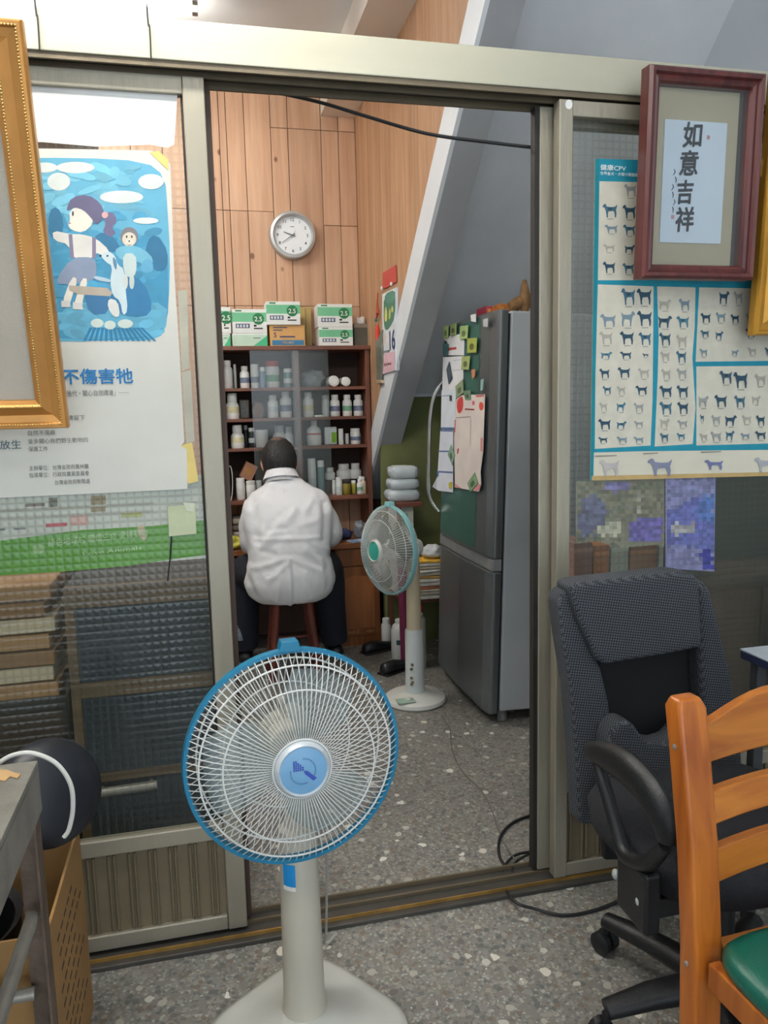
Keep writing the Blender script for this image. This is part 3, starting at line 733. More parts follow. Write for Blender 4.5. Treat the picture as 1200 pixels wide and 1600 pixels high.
# dark box with tissue
a = at(553, 506, Y=2.46); b = at(580, 545, Y=2.46)
o = root('tissue_box', ((a[0] + b[0]) / 2, 2.51, ZT), 'dark box with a crumpled white tissue at the right end of the shelf top', 'box')
MB().box(a[0], 2.46, ZT + .0006, b[0], 2.56, a[2]).build('box_body', mat('dark_olive_box', (74, 70, 58), .5, 0, .2), o, bevel=.003)
MB().box(a[0] - .001, 2.459, a[2] - .022, b[0] + .001, 2.561, a[2] + .003).build('lid', mat('grey_brown_lid', (128, 116, 100), .6, 0, .1), o, bevel=.003)
b_ = MB(); b_.ball(((a[0] + b[0]) / 2, 2.5, a[2] + .018), (.028, .03, .022), 14, 8)
for i, q in enumerate(b_.v): b_.v[i] = q + V((0, 0, .02 * noise.noise(q * 60)))
b_.build('tissue', paper_w, o, smooth=True)

# ------------------------------------------------------------------ desk
desk_w = wood('orange_brown_desk', (150, 92, 48), (112, 64, 32), 'X', .4, 5)
desk_v = wood('orange_brown_desk_front', (140, 84, 42), (108, 62, 30), 'Z', .4, 5)
dk = root('desk', (.45, 2.42, 0), 'low brown wooden desk with panelled cabinet doors, under the medicine shelf', 'desk')
YD = 2.27
MB().box(-.25, YD - .03, ZD - .03, .920, YSB, ZD).build('desktop', desk_w, dk, bevel=.003)
MB().box(.67, YD, .0, .915, YSB, ZD - .0305).build('cabinet_body', desk_v, dk, bevel=.002)
MB().box(-.24, YD, .0, -.0, YSB, ZD - .0305).build('cabinet_body', desk_v, dk, bevel=.002)
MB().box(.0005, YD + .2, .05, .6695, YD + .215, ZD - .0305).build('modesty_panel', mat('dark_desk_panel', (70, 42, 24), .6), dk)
MB().box(.675, YD - .014, ZD - .13, .905, YD - .0005, ZD - .036).build('drawer', desk_v, dk, bevel=.002)
dd = MB().box(.675, YD - .014, .06, .905, YD - .0005, ZD - .135).build('door', desk_v, dk, bevel=.002)
arch = [(.70, YD - .0155, .10), (.88, YD - .0155, .10), (.88, YD - .0155, .36)] + [(.79 + .09 * math.cos(t), YD - .0155, .36 + .035 * math.sin(t)) for t in [PI * i / 10 for i in range(1, 10)]] + [(.70, YD - .0155, .36)]
MB().prism(arch, (0, .0014, 0)).build('arched_panel', wood('desk_panel_light', (158, 98, 52), (128, 76, 38), 'Z', .4, 5), dd, bevel=.003)
for xx in (.73, .83):
    MB().box(xx, YD - .017, .075, xx + .04, YD - .0145, .085).build('hinge_plate', mat('dull_brass', (150, 116, 66), .4, .5), dd)
MB().box(.782, YD - .017, .07, .785, YD - .0145, .10).build('key_slot', brass, dd)
# things on the desk
p = at(367, 858, Y=2.27)
o = blob('yellow_bag', (p[0], 2.275, ZD + .035), (.05, .04, .037), mat('yellow_plastic_bag', (206, 196, 70), .35, 0, .2), 'crumpled yellow plastic bag on the desk left of the man', 'bag', seed=9, amp=.6)
def sheet(name, c, sx, sy, rz, m, label, cat, th=.004, group=None):
    M_ = Matrix.Translation(c) @ Matrix.Rotation(rz, 4, 'Z')
    b = MB().box(-sx / 2, -sy / 2, 0, sx / 2, sy / 2, th, M_)
    return tag(b.build(name, m, None, origin=c, bevel=.001, seg=1), label, cat, group)
sheet('notebook', V((.80, 2.275, ZD + .0008)), .10, .07, .3, mat('blue_white_booklet', (150, 168, 196), .6, 0, .3, 40), 'blue and white booklet on the desk right of the man', 'booklet', .008)
blob('blue_cloth', (.74, 2.36, ZD + .03), (.045, .035, .03), mat('navy_cloth', (36, 44, 84), .8, 0, .2), 'crumpled navy blue cloth on the desk right of the man', 'cloth', seed=2, amp=.5)
blob('black_pouch', (.68, 2.29, ZD + .024), (.04, .03, .024), black, 'small black pouch by the man elbow on the desk', 'pouch', seed=4, amp=.3)
blob('film_roll_bag', (.835, 2.34, ZD + .05), (.045, .04, .05), mat('grey_clear_bag', (120, 124, 130), .25, 0, .3), 'knotted grey plastic bag at the back of the desk', 'bag', seed=6, amp=.5)
o = root('ring_binder', (.145 + .0, 2.45, ZD), 'stack of grey folded cloths under the shelf at the left', 'cloth stack')
for k in range(4):
    MB().box(.142, 2.42, ZD + .001 + k * .036, .23 - .008 * (k % 2), 2.6, ZD + .034 + k * .036).build('folded_cloth', mat('grey_cloth' + str(k % 2), ((112, 104, 92), (150, 144, 132))[k % 2], .9, 0, .1), o, bevel=.012, seg=3)
# plastic loop on the shelf side
lp = [at(359 + 4.5 * math.cos(t), 756 + 28 * math.sin(t), Y=YS - .01) for t in [2 * PI * i / 24 for i in range(24)]]
tag(MB().tube(lp, .0022, 6, closed=True).build('wire_loop', white_pl, None, smooth=True, origin=lp[18]), 'thin white wire loop hanging at the left edge of the shelf', 'wire loop')
# corrugated hose hanging by the desk
o = root('corrugated_hose', at(366, 995, Y=2.12), 'grey corrugated hose hanging down left of the man', 'hose')
hp = spline([at(362, 872, Y=2.222), at(363, 890, Y=2.215), at(368, 930, Y=2.13), at(373, 975, Y=2.12), at(377, 1000, Y=2.12)], 16)
rs = [.0135 + (.003 if i % 2 else 0) for i in range(len(hp))]
MB().tube(hp, rs, 12).build('hose_body', mat('grey_blue_hose', (112, 126, 138), .5, 0, .08), o, smooth=True)

# ------------------------------------------------------------------ stool and seated man
YM = 1.90
stool_m = wood('red_brown_stool', (118, 52, 36), (84, 36, 26), 'Z', .5, 6)
sx = .385; ZS = .44
st = root('wooden_stool', (sx, YM, 0), 'round red brown wooden stool under the seated man', 'stool')
MB().lathe([(.13, ZS - .03), (.145, ZS - .025), (.145, ZS - .006), (.135, ZS)], 28, Matrix.Translation((sx, YM, 0))).build('seat', stool_m, st, smooth=True)
for a in (45, 135, 225, 315):
    c, s_ = math.cos(math.radians(a)), math.sin(math.radians(a))
    MB().tube([(sx + c * .165, YM + s_ * .165, 0), (sx + c * .105, YM + s_ * .105, ZS - .031)], [.015, .018], 10).build('leg', stool_m, st, smooth=True)
for a in (0, 90, 180, 270):
    p0 = [(sx + math.cos(math.radians(a + d)) * .143, YM + math.sin(math.radians(a + d)) * .143, .16) for d in (-45, 45)]
    MB().tube(p0, .009, 8).build('stretcher', stool_m, st, smooth=True)

man = root('person', (sx, YM, ZS), 'person in a white coat seen from behind, seated on a stool at the desk', 'person')
skin = mat('skin', (196, 148, 124), .6, 0, .06, 20); hair_m = mat('black_hair', (26, 24, 24), .6, 0, .3, 60, .5, 220, stretch=(1, 1, .3))
coat_m = mat('white_coat_cotton', (222, 222, 224), .85, 0, .03, 6, .25, 26)
navy_t = mat('navy_trousers', (24, 28, 40), .85, 0, .15, 10, .2, 60)
def ellring(c, rx, ry, n=28, tilt=0.0, pw=2.0, rz=0.0):
    out = []
    for i in range(n):
        t = 2 * PI * i / n; co, si = math.cos(t), math.sin(t)
        x = math.copysign(abs(co) ** (2 / pw), co) * rx; y = math.copysign(abs(si) ** (2 / pw), si) * ry
        z = y * math.sin(tilt); y = y * math.cos(tilt)
        out.append(V(c) + V((x, y, z)))
    return out
# body (skin): torso core, neck, head, arms, hands, legs in one continuous surface
HX, HY, HZ = .372, 2.06, 1.055           # head centre, bent forward over the desk
def limb(mb, pts, rad, n=14): mb.tube(spline(pts, 6), [r for r in interp(rad, 6)], n)
def interp(r, k):
    out = []
    for i in range(len(r) - 1): out += [r[i] + (r[i + 1] - r[i]) * j / k for j in range(k)]
    return out + [r[-1]]
RM = [('REMESH', dict(mode='VOXEL', voxel_size=.0095)), ('SMOOTH', dict(factor=.6, iterations=6))]
bd = MB()
bd.ball((HX, HY, HZ), (.078, .093, .108), 20, 14, Matrix.Rotation(math.radians(-24), 4, 'X'))
bd.ball((HX, HY + .045, HZ - .062), (.056, .062, .06), 14, 9)                       # jaw
bd.ball((HX, HY + .106, HZ - .03), (.014, .02, .02), 8, 6)                          # nose
bd.tube([(HX, HY - .055, HZ - .15), (HX, HY - .015, HZ - .05)], [.055, .056], 14)    # neck
bd.loft([ellring((sx, YM, .47), .16, .12), ellring((sx, YM + .01, .62), .16, .11), ellring((sx, YM + .05, .78), .18, .105), ellring((sx, YM + .095, .87), .13, .065), ellring((sx - .005, YM + .115, .91), .06, .04)])
for s_, el, wr, fin in ((-1, (.222, 2.0, .655), (.25, 2.235, .615), (.30, 2.30, .60)), (1, (.600, 2.0, .665), (.545, 2.23, .625), (.47, 2.30, .60))):
    sh = V((sx + .008 + s_ * .115, YM + .07, .81))
    limb(bd, [sh, el, wr], [.045, .038, .030])
    d = (V(fin) - V(wr)).normalized(); side_ = V((d[1], -d[0], 0))
    pc = V(wr) + d * .05
    bd.ball(pc, (.036, .036, .016), 12, 8)
for s_, kn, an in ((-1, (.19, 2.16, .46), (.175, 2.20, .09)), (1, (.60, 2.13, .46), (.625, 2.16, .09))):
    limb(bd, [(sx + s_ * .085, YM + .02, .50), kn, an], [.085, .058, .040])
body = bd.build('body', skin, man, smooth='all', mods=RM)
# fingers are separate short chains rooted in the palms
for s_, wr, fin in ((-1, (.245, 2.235, .615), (.30, 2.30, .60)), (1, (.545, 2.23, .625), (.47, 2.30, .60))):
    d = (V(fin) - V(wr)).normalized(); side_ = V((d[1], -d[0], 0)); pc = V(wr) + d * .05
    fb = MB()
    for k in range(4):
        b0 = pc + d * .028 + side_ * (.0195 * (k - 1.5)); ln = (.058, .066, .062, .05)[k]
        fb.tube([b0, b0 + d * ln * .45 + V((0, 0, .006)), b0 + d * ln * .8 + V((0, 0, -.002)), b0 + d * ln + V((0, 0, -.012))], [.009, .0088, .008, .006], 8)
    b0 = pc - d * .012 - side_ * s_ * .033
    fb.tube([b0, b0 + d * .025 - side_ * s_ * .014, b0 + d * .048 - side_ * s_ * .014 + V((0, 0, -.008))], [.011, .010, .007], 8)
    fb.build('fingers', skin, man, smooth='all')
for s_ in (-1, 1):
    eb = MB(); c = V((HX + s_ * .080, HY + .004, HZ - .022))
    eb.ball(c, (.010, .018, .031), 10, 8, Matrix.Rotation(math.radians(-15), 4, 'X') @ Matrix.Rotation(s_ * .35, 4, 'Z')); eb.ball(c + V((s_ * .005, .0, .004)), (.008, .014, .022), 8, 6)
    eb.build('ear', skin, man, smooth='all')
    MB().ball((HX + s_ * .03, HY + .088, HZ - .005), .009, 8, 6).build('eye', ink_dark, man, smooth='all')
MB().ball((HX, HY + .090, HZ - .072), (.022, .012, .006), 10, 6).build('mouth', mat('lips', (158, 96, 88), .6), man, smooth='all')
# hair: cap over the crown, a thin patch at the top
Mh = Matrix.Rotation(math.radians(-24), 4, 'X')
hb = MB(); rings = []
for k in range(13):
    t = -.62 + (PI / 2 + .62) * k / 12; row = []
    for i in range(36):
        ph = 2 * PI * i / 36
        fwd = max(0, math.sin(ph))                          # +y = front: hairline higher
        tt = max(t, -.62 + 1.05 * fwd ** 1.5 + .10 * abs(math.cos(ph)) ** 6)
        p = V((math.cos(tt) * math.cos(ph) * .088, math.cos(tt) * math.sin(ph) * .101, math.sin(tt) * .116))
        p *= 1 + .025 * noise.noise(p * 55)
        row.append(V((HX, HY, HZ)) + Mh @ p)
    rings.append(row)
hb.loft(rings, caps=False)
hb.build('hair', hair_m, man, smooth='all')
b = MB(); cr = []
d0 = V((-.05, -.42, .90)).normalized(); du, dv = frame(d0)
for k in range(5):
    row = []
    for i in range(18):
        ph = 2 * PI * i / 18; aa = .36 * (1 - k / 4) * (1 + .18 * math.sin(3 * ph) + .12 * math.cos(2 * ph)) + .001
        dr = d0 * math.cos(aa) + (du * math.cos(ph) + dv * math.sin(ph)) * math.sin(aa)
        q = V((dr[0] / .088, dr[1] / .101, dr[2] / .116)); p_ = dr * (1.0 / q.length) * (1.004 + .004 * (k / 4))
        row.append(V((HX, HY, HZ)) + Mh @ p_)
    cr.append(row)
b.loft(cr, caps=False); b.build('thinning_crown', mat('thin_hair_scalp', (104, 80, 70), .6, 0, .45, 90), man, smooth='all')
# coat: torso and sleeves as one garment, flaring to the hem, with folds
cb = MB()
prof = [(.385, .165, .135, .0), (.42, .205, .155, .0), (.48, .222, .168, -.005), (.54, .212, .165, -.004), (.60, .196, .155, .004), (.66, .200, .155, .016), (.74, .212, .152, .034), (.81, .218, .142, .052), (.865, .205, .122, .070), (.905, .165, .095, .085), (.94, .105, .075, .100), (.975, .072, .066, .118)]
rings = []
for z, rx, ry, oy in prof:
    rings.append(ellring((sx + .03 * max(0, z - .55) - .05 * max(0, z - .86), YM + oy - .0, z), rx, ry, 40, pw=2.35))
cb.loft(rings)
for s_, pts, rd in ((-1, [(sx - .10, YM + .06, .825), (.228, YM + .07, .755), (.216, 1.985, .665), (.228, 2.11, .632), (.245, 2.19, .62)], [.075, .072, .062, .054, .048]),
                    (1, [(sx + .13, YM + .06, .825), (.568, YM + .07, .765), (.606, 1.99, .675), (.59, 2.11, .640), (.56, 2.18, .63)], [.075, .071, .062, .054, .048])):
    cb.tube(spline(pts, 6), interp(rd, 6), 16)
coat = cb.build('coat', coat_m, man, smooth='all', mods=[('REMESH', dict(mode='VOXEL', voxel_size=.0085)), ('SMOOTH', dict(factor=.6, iterations=14))])
bpy.context.view_layer.update()
cm = bpy.data.meshes.new_from_object(coat.evaluated_get(bpy.context.evaluated_depsgraph_get())); coat.modifiers.clear(); coat.data = cm; cm.name = 'coat'
def cpt(x, y): q = at(x, y, Y=YM - .13); return (q[0], q[2])
folds = [((398, 792), (401, 845), .014, -.012), ((514, 790), (510, 842), .013, -.012), ((440, 815), (404, 862), .008, .009), ((462, 800), (418, 852), .010, .008), ((432, 762), (393, 805), .011, .008), ((392, 770), (384, 830), .012, .007),
   ((398, 846), (452, 842), .006, .007), ((450, 842), (512, 841), .006, .006), ((398, 890), (446, 872), .008, .009), ((420, 905), (452, 876), .008, .007), ((456, 872), (502, 892), .008, .008), ((478, 858), (508, 884), .008, .008), ((490, 850), (516, 862), .007, .006),
   ((500, 775), (480, 800), .010, .006), ((510, 760), (522, 800), .012, .006), ((384, 900), (400, 935), .010, -.007), ((436, 900), (432, 938), .011, .007), ((476, 895), (486, 932), .011, .007), ((510, 880), (514, 915), .010, -.006), ((446, 744), (447, 795), .004, .004), ((420, 760), (446, 768), .008, .004), ((448, 768), (480, 762), .008, .004), ((404, 862), (428, 866), .007, -.007), ((500, 866), (520, 875), .007, -.006), ((420, 830), (446, 826), .007, -.005), ((470, 822), (498, 815), .008, .005)]
F_ = [(cpt(*a), cpt(*b), w_ * 1.5, h_ * .8) for a, b, w_, h_ in folds]
vn = cpt(454, 870); vb = cpt(455, 950)
nv = [v.normal.copy() for v in cm.vertices]
for v, nn in zip(cm.vertices, nv):
    wp = WM[coat.name] @ v.co; d = 0.0
    if nn[1] < .35:
        for (ax, az), (bx2, bz2), w_, h_ in F_:
            ex, ez = bx2 - ax, bz2 - az; L2 = ex * ex + ez * ez; t = max(0, min(1, ((wp[0] - ax) * ex + (wp[2] - az) * ez) / L2))
            dd = math.hypot(wp[0] - ax - ex * t, wp[2] - az - ez * t) / w_
            if dd < 4: d += h_ * (1 - dd * dd * .5) * math.exp(-dd * dd * .5)
        if wp[2] < vn[1] and abs(wp[0] - vn[0]) < .02: d += .006 if wp[0] < vn[0] else -.004
    d += .004 * noise.noise(wp * 11) + .0025 * noise.noise(V((wp[0] * 26 + wp[2] * 14, wp[1] * 12, wp[2] * 22)))
    v.co += nn * d
for pl_ in cm.polygons: pl_.use_smooth = True
sm_ = coat.modifiers.new('soften', 'SMOOTH'); sm_.factor = .5; sm_.iterations = 3
# collar standing round the neck, back seam and vent
rings = []
for z, rx, ry, oy in ((.945, .082, .070, .100), (.975, .074, .066, .112), (1.005, .069, .062, .122), (.998, .075, .068, .122), (.96, .092, .082, .106)):
    rings.append(ellring((HX + .002, YM + oy, z), rx, ry, 30, tilt=-.35))
cl = MB().loft(rings, caps=False).build('collar', coat_m, man, smooth='all')
cl['label'] = 'white folded coat collar'
# trousers
tb = MB()
for s_, kn, an in ((-1, (.175, 2.15, .465), (.165, 2.19, .075)), (1, (.605, 2.115, .465), (.632, 2.14, .075))):
    tb.tube(spline([(sx + s_ * .085, YM - .01, .50), ((sx + s_ * .085 + kn[0]) / 2, (YM + kn[1]) / 2, .505), kn, ((kn[0] + an[0]) / 2, (kn[1] + an[1]) / 2 - .01, .27), an], 5), interp([.105, .10, .084, .074, .070], 5), 16)
tb.ball((sx, YM + .0, .51), (.19, .135, .085), 18, 10)
tr = tb.build('trousers', navy_t, man, smooth='all', mods=[('REMESH', dict(mode='VOXEL', voxel_size=.011)), ('SMOOTH', dict(factor=.5, iterations=3))])
for s_, x, yy in ((-1, .165, 2.20), (1, .635, 2.15)):
    sb = MB(); rings = []
    for q, wd, h in ((-.075, .026, .045), (-.06, .036, .062), (0, .040, .07), (.07, .045, .05), (.13, .044, .038), (.165, .026, .026)):
        yc = yy + q; rings.append([V((x + wd * math.cos(t), yc, max(.001, h / 2 + h / 2 * math.sin(t)))) for t in [2 * PI * i / 14 for i in range(14)]])
    sb.loft(rings).build('shoe', black, man, smooth='all')

# ------------------------------------------------------------------ refrigerator (leans slightly, doors face the desk)
lean = math.radians(1.9)
FM = Matrix.Translation((1.066, 1.04, 0)) @ Matrix.Rotation(lean, 4, 'Y')
fr = root('refrigerator', (1.066, 1.04, 0), 'tall silver grey two door refrigerator with papers and magnets on its upper door', 'refrigerator', M=FM)
fside = mat('fridge_side_grey', (186, 191, 195), .4, .0, .05, 4); fdoor = mat('fridge_door_steel', (112, 116, 118), .32, .5, .08, 3, stretch=(1, 1, .1))
fgreen = mat('fridge_green_panel', (66, 108, 98), .35, .2, .08, 4); fgap = mat('fridge_gasket', (46, 48, 50), .7)
W, DP, HF = .70, .62, 1.66
MB().box(.062, .012, .055, DP, W - .012, HF).build('cabinet', fside, fr, local=True, bevel=.008)
MB().box(.05, .02, .06, .0618, W - .02, HF - .01).build('gasket', fgap, fr, local=True)
zsplit = .69
def door_poly(z0, z1, nm):
    prof = [(.049, .0), (.049, W), (.014, W), (.002, W - .05), (-.006, W / 2), (.0, .06), (.010, .008), (.02, .0)]
    return MB().prism([V((x, y, z0)) for x, y in prof], (0, 0, z1 - z0)).build(nm, fdoor, fr, local=True, bevel=.006)
ud = door_poly(zsplit + .004, HF + .002, 'upper_door'); ldr = door_poly(.05, zsplit - .05, 'lower_door')
MB().prism([V((x, y, zsplit - .048)) for x, y in [(.05, .004), (.05, W), (.012, W), (.004, W / 2), (.012, .01)]], (0, 0, .05)).build('grip_strip', mat('fridge_grip_grey', (150, 152, 152), .4, .3), fr, local=True, bevel=.003)
gpan = MB().prism([V((x - .0025, y, zsplit + .03)) for x, y in [(.008, .68), (.003, W - .06), (-.0055, W / 2), (-.0026, .17)]] + [], (0, 0, 0)) if False else None
b = MB(); ys = [.17, .26, W / 2, .44, .52, W - .05, .685]
def xf(y):
    pts = [(.0, .02), (.008, .010), (.06, .0), (W / 2, -.006), (W - .05, .002), (W, .014)]
    for (a, xa), (c, xc) in zip(pts, pts[1:]):
        if a <= y <= c: return xa + (xc - xa) * (y - a) / (c - a)
    return 0
for a, c in zip(ys, ys[1:]):
    b.add([(xf(a) - .0015, a, zsplit + .02), (xf(c) - .0015, c, zsplit + .02), (xf(c) - .0015, c, HF - .012), (xf(a) - .0015, a, HF - .012)], [(0, 1, 2, 3)])
b.build('green_panel', fgreen, ud, local=True)
hb = MB().tube(spline([(.010, W - .04, 1.42), (-.03, W - .02, 1.36), (-.048, W - .005, 1.25), (-.05, W, 1.05), (-.045, W, .88), (-.005, W - .03, .80)], 6), .009, 8)
hb.build('handle', chrome, ud, local=True, smooth=True)
for x in (.06, .55):
    for y_ in (.05, W - .05):
        MB().lathe([(.018, .0), (.022, .01), (.018, .055)], 12, Matrix.Translation((x + .03, y_, .0)) @ Matrix.Rotation(-lean, 4, 'Y')).build('foot', mat('grey_foot', (120, 120, 118), .5), fr, local=True)
# papers and magnets on the upper door
fn = (FM.to_3x3() @ V((-1, 0, 0))).normalized(); fo = FM @ V((-.009, 0, 0))
def fp(px, py, off=.0): return atp(px, py, fo + fn * off, fn)
def fz(x, y): return (660 + x / 5.163, 470 + y / 5.163)
def fpaper(name, pts, col, label, cat='paper', off=.0, group=None, prn=(), th=.0008, m=None):
    P = [fp(*fz(*p), off) for p in pts]; c = sum(P, V()) / len(P)
    o = root(name, c, label, cat, group)
    nn = sum(((P[i] - P[0]).cross(P[(i + 1) % len(P)] - P[0]) for i in range(len(P))), V())
    if nn.dot(fn) < 0: P.reverse()
    MB().prism(P, fn * -th).build('sheet' if cat == 'paper' else 'face', m or mat('%s_%d_%d_%d' % ((name,) + col), col, .75, 0, .05, 12), o)
    if prn: prints('print', o, lambda x, y: fp(*fz(x, y), off), prn, fn, .0004)
    return o
fpaper('note_sheet', [(168, 310), (215, 285), (300, 268), (338, 320), (335, 440), (205, 440), (200, 330)], (232, 232, 232), 'topmost white note sheet on the refrigerator door', off=.001, group='papers on the refrigerator', prn=[([(205, 380), (275, 372), (275, 392), (205, 402)], (200, 90, 80))])
fpaper('note_sheet', [(165, 455), (330, 445), (330, 640), (262, 720), (160, 740)], (228, 228, 230), 'white sheet with a dark strip magnet on the refrigerator door', off=.002, group='papers on the refrigerator', prn=[([(250, 480), (325, 470), (325, 476), (250, 486)], (190, 196, 206)), ([(245, 560), (325, 550), (325, 556), (245, 566)], (196, 200, 208))])
fpaper('note_sheet', [(155, 720), (268, 712), (270, 800), (262, 1032), (148, 1030)], (220, 226, 234), 'bluish white sheet in the left column on the refrigerator door', off=.003, group='papers on the refrigerator', prn=[([(150, 1020), (262, 1022), (262, 1036), (148, 1036)], (96, 124, 168)), ([(158, 765), (225, 760), (225, 766), (158, 771)], (130, 140, 150))])
fpaper('note_sheet', [(145, 1042), (248, 1042), (246, 1545), (130, 1532), (80, 1500), (120, 1420)], (222, 226, 236), 'lowest white sheet with blue stripes on the refrigerator door', off=.004, group='papers on the refrigerator', prn=[([(143, 1044), (246, 1044), (246, 1056), (142, 1054)], (88, 116, 164)), ([(136, 1208), (246, 1210), (246, 1222), (136, 1220)], (88, 116, 164)), ([(120, 1372), (246, 1378), (246, 1392), (118, 1384)], (88, 116, 164)), ([(118, 1384), (134, 1384), (130, 1420), (122, 1420)], (60, 110, 180))])
fpaper('menu_sheet', [(275, 790), (325, 760), (505, 755), (500, 905), (490, 1215), (468, 1380), (475, 1480), (455, 1540), (262, 1505), (255, 1100)], (226, 214, 206), 'long cream menu sheet with red flowers on the refrigerator door', off=.005, group='papers on the refrigerator', prn=[
    (smooth2([(278, 800), (322, 765), (332, 800), (328, 880), (300, 915), (280, 890)]), (196, 66, 60)), (smooth2([(460, 815), (490, 820), (496, 860), (478, 890), (456, 868)]), (222, 84, 66)), (smooth2([(400, 810), (422, 805), (424, 838), (404, 846)]), (214, 100, 130)),
    ([(425, 762), (500, 758), (500, 772), (440, 778)], (206, 110, 110)), ([(345, 868), (420, 872), (420, 884), (345, 880)], (150, 60, 60)), ([(470, 1105), (488, 1105), (486, 1215), (470, 1215)], (222, 150, 146)), ([(262, 960), (272, 960), (268, 1060), (258, 1060)], (214, 130, 126)),
    (smooth2([(400, 1520), (470, 1470), (474, 1490), (455, 1538)]), (226, 150, 156)), ([(260, 1470), (300, 1500), (320, 1515), (262, 1505)], (222, 150, 150)), ([(285, 1195), (298, 1190), (290, 1235), (282, 1235)], (196, 70, 70)), ([(275, 940), (390, 932), (390, 937), (275, 945)], (150, 140, 136)), ([(390, 940), (394, 940), (390, 1180), (386, 1180)], (206, 196, 188))])
mg = (150, 170, 110)
for k, (pts, col, lab_) in enumerate([
    ([(168, 205), (207, 198), (204, 298), (168, 305)], mg, 'green picture magnet at the top left corner of the refrigerator door'),
    ([(225, 190), (272, 180), (270, 270), (222, 282)], mg, 'green picture magnet, second from the top left of the refrigerator door'),
    ([(303, 205), (368, 198), (360, 305), (300, 312)], (160, 182, 116), 'green picture magnet, third along the top of the refrigerator door'),
    ([(362, 305), (438, 298), (432, 418), (360, 420)], (168, 176, 84), 'yellow green picture magnet right of the topmost note'),
    ([(318, 450), (382, 446), (372, 556), (312, 552)], (164, 178, 110), 'green picture magnet over the edge of the strip magnet sheet'),
    ([(265, 690), (325, 632), (330, 740), (275, 785)], (140, 156, 120), 'tilted green magnet above the cream menu'),
    ([(328, 725), (388, 720), (388, 795), (345, 800)], (110, 136, 110), 'dark green magnet at the top of the cream menu'),
    ([(230, 1160), (258, 1245), (240, 1330), (203, 1240)], (130, 160, 136), 'green diamond shaped magnet on the striped sheet'),
    ([(420, 1385), (448, 1470), (385, 1545), (362, 1470)], (130, 160, 120), 'green diamond shaped magnet low on the cream menu'),
    ([(192, 555), (215, 490), (236, 620), (210, 672)], (70, 84, 94), 'dark strip magnet on the white sheet'),
    ([(388, 115), (428, 105), (430, 172), (392, 165)], (226, 226, 222), 'small white magnet near the top edge of the refrigerator'),
    ([(488, 150), (525, 140), (523, 210), (490, 208)], (190, 192, 196), 'pale sticker magnet at the outer edge of the refrigerator door'),
    ([(395, 560), (425, 548), (420, 610), (402, 630)], (196, 130, 90), 'small orange figure magnet on the green refrigerator panel'),
    ([(470, 640), (492, 628), (484, 720), (468, 725)], (150, 190, 186), 'slim pale teal magnet on the green refrigerator panel'),
    ([(165, 350), (205, 345), (200, 440), (165, 445)], (60, 96, 100), 'dark teal magnet left of the topmost note'),
    ([(212, 1468), (235, 1460), (232, 1515), (212, 1508)], (206, 196, 60), 'small yellow magnet at the bottom of the striped sheet'),
    ([(218, 765), (232, 762), (232, 806), (218, 808)], (60, 70, 70), 'tiny dark magnet on the bluish sheet')]):
    cx_ = sum(p[0] for p in pts) / 4; cy_ = sum(p[1] for p in pts) / 4
    dk_ = tuple(int(c * .62) for c in col)
    pr = [(smooth2([(cx_ + (p[0] - cx_) * .5, cy_ + 10 + (p[1] - cy_) * .45) for p in pts]), dk_)] if k < 9 else ()
    fpaper('fridge_magnet', pts, col, lab_, 'magnet', .0085, 'magnets on the refrigerator', pr, .0025)
# sticker on the side
p = at(832, 521, Y=1.05)
# things on top of the refrigerator
TZ = HF
def ftop(px, py, dy): # spot on the fridge top, dy = distance from the near side
    yw = (FM @ V((0, dy, HF)))[1]; q = at(px, py, Y=yw); return q
p = ftop(765, 478, .30); zt_f = (FM @ V((.3, .3, HF)))[2]
def topz(x, y):
    l = FM.inverted() @ V((x, y, 1.6)); return (FM @ V((l[0], l[1], HF + .0008)))[2]
def fbox(px0, px1, h, dy, dep, m, name, label, cat):
    yw = 1.04 + dy; a = at(px0, 478, Y=yw)[0]; b_ = at(px1, 478, Y=yw)[0]; a = max(a, 1.19)
    z0 = topz((a + b_) / 2, yw) ; o = root(name, ((a + b_) / 2, yw, z0), label, cat)
    M_ = Matrix.Translation((a, yw, z0)) @ Matrix.Rotation(lean, 4, 'Y')
    MB().box(0, 0, .001, b_ - a, dep, h, M_).build('box_body', m, o, bevel=.002)
    MB().box(.006, -.0008, .01, (b_ - a) * .4, -.0001, h * .8, M_).build('print_panel', mat('rainbow_print', (206, 150, 60), .6, 0, .6, 14), o)
fbox(742, 778, .055, .30, .12, mat('magenta_red_box', (168, 60, 76), .6, 0, .1), 'gift_box', 'flat magenta red box on top of the refrigerator', 'box')
fbox(780, 797, .055, .22, .10, mat('orange_violet_box', (200, 120, 60), .6, 0, .5, 18), 'sweet_box', 'small orange and blue packet on top of the refrigerator', 'packet')
yw = 1.22; c0 = at(818, 470, Y=yw); z0 = topz(c0[0], yw) + .004
fig = root('wood_carving', (c0[0], yw, z0), 'carved brown wooden figure on a branch stand on top of the refrigerator', 'carving')
wc = mat('carved_wood', (142, 104, 62), .6, 0, .3, 30, .4, 60)
b = MB()
b.tube(spline([(c0[0] - .06, yw, z0 + .035), (c0[0] - .02, yw, z0 + .05), (c0[0] + .03, yw, z0 + .06), (c0[0] + .08, yw, z0 + .05)], 5), interp([.018, .028, .03, .02], 5), 10)
b.build('trunk', wc, fig, smooth=True)
b = MB(); b.tube(spline([(c0[0] + .0, yw - .01, z0 + .004), (c0[0] + .003, yw - .01, z0 + .06), (c0[0] + .0, yw - .01, z0 + .11), (c0[0] - .002, yw - .01, z0 + .135)], 5), interp([.012, .024, .016, .006], 5), 10)
b.ball((c0[0] - .001, yw - .012, z0 + .128), (.011, .011, .014), 10, 7); b.build('standing_figure', wc, fig, smooth=True)
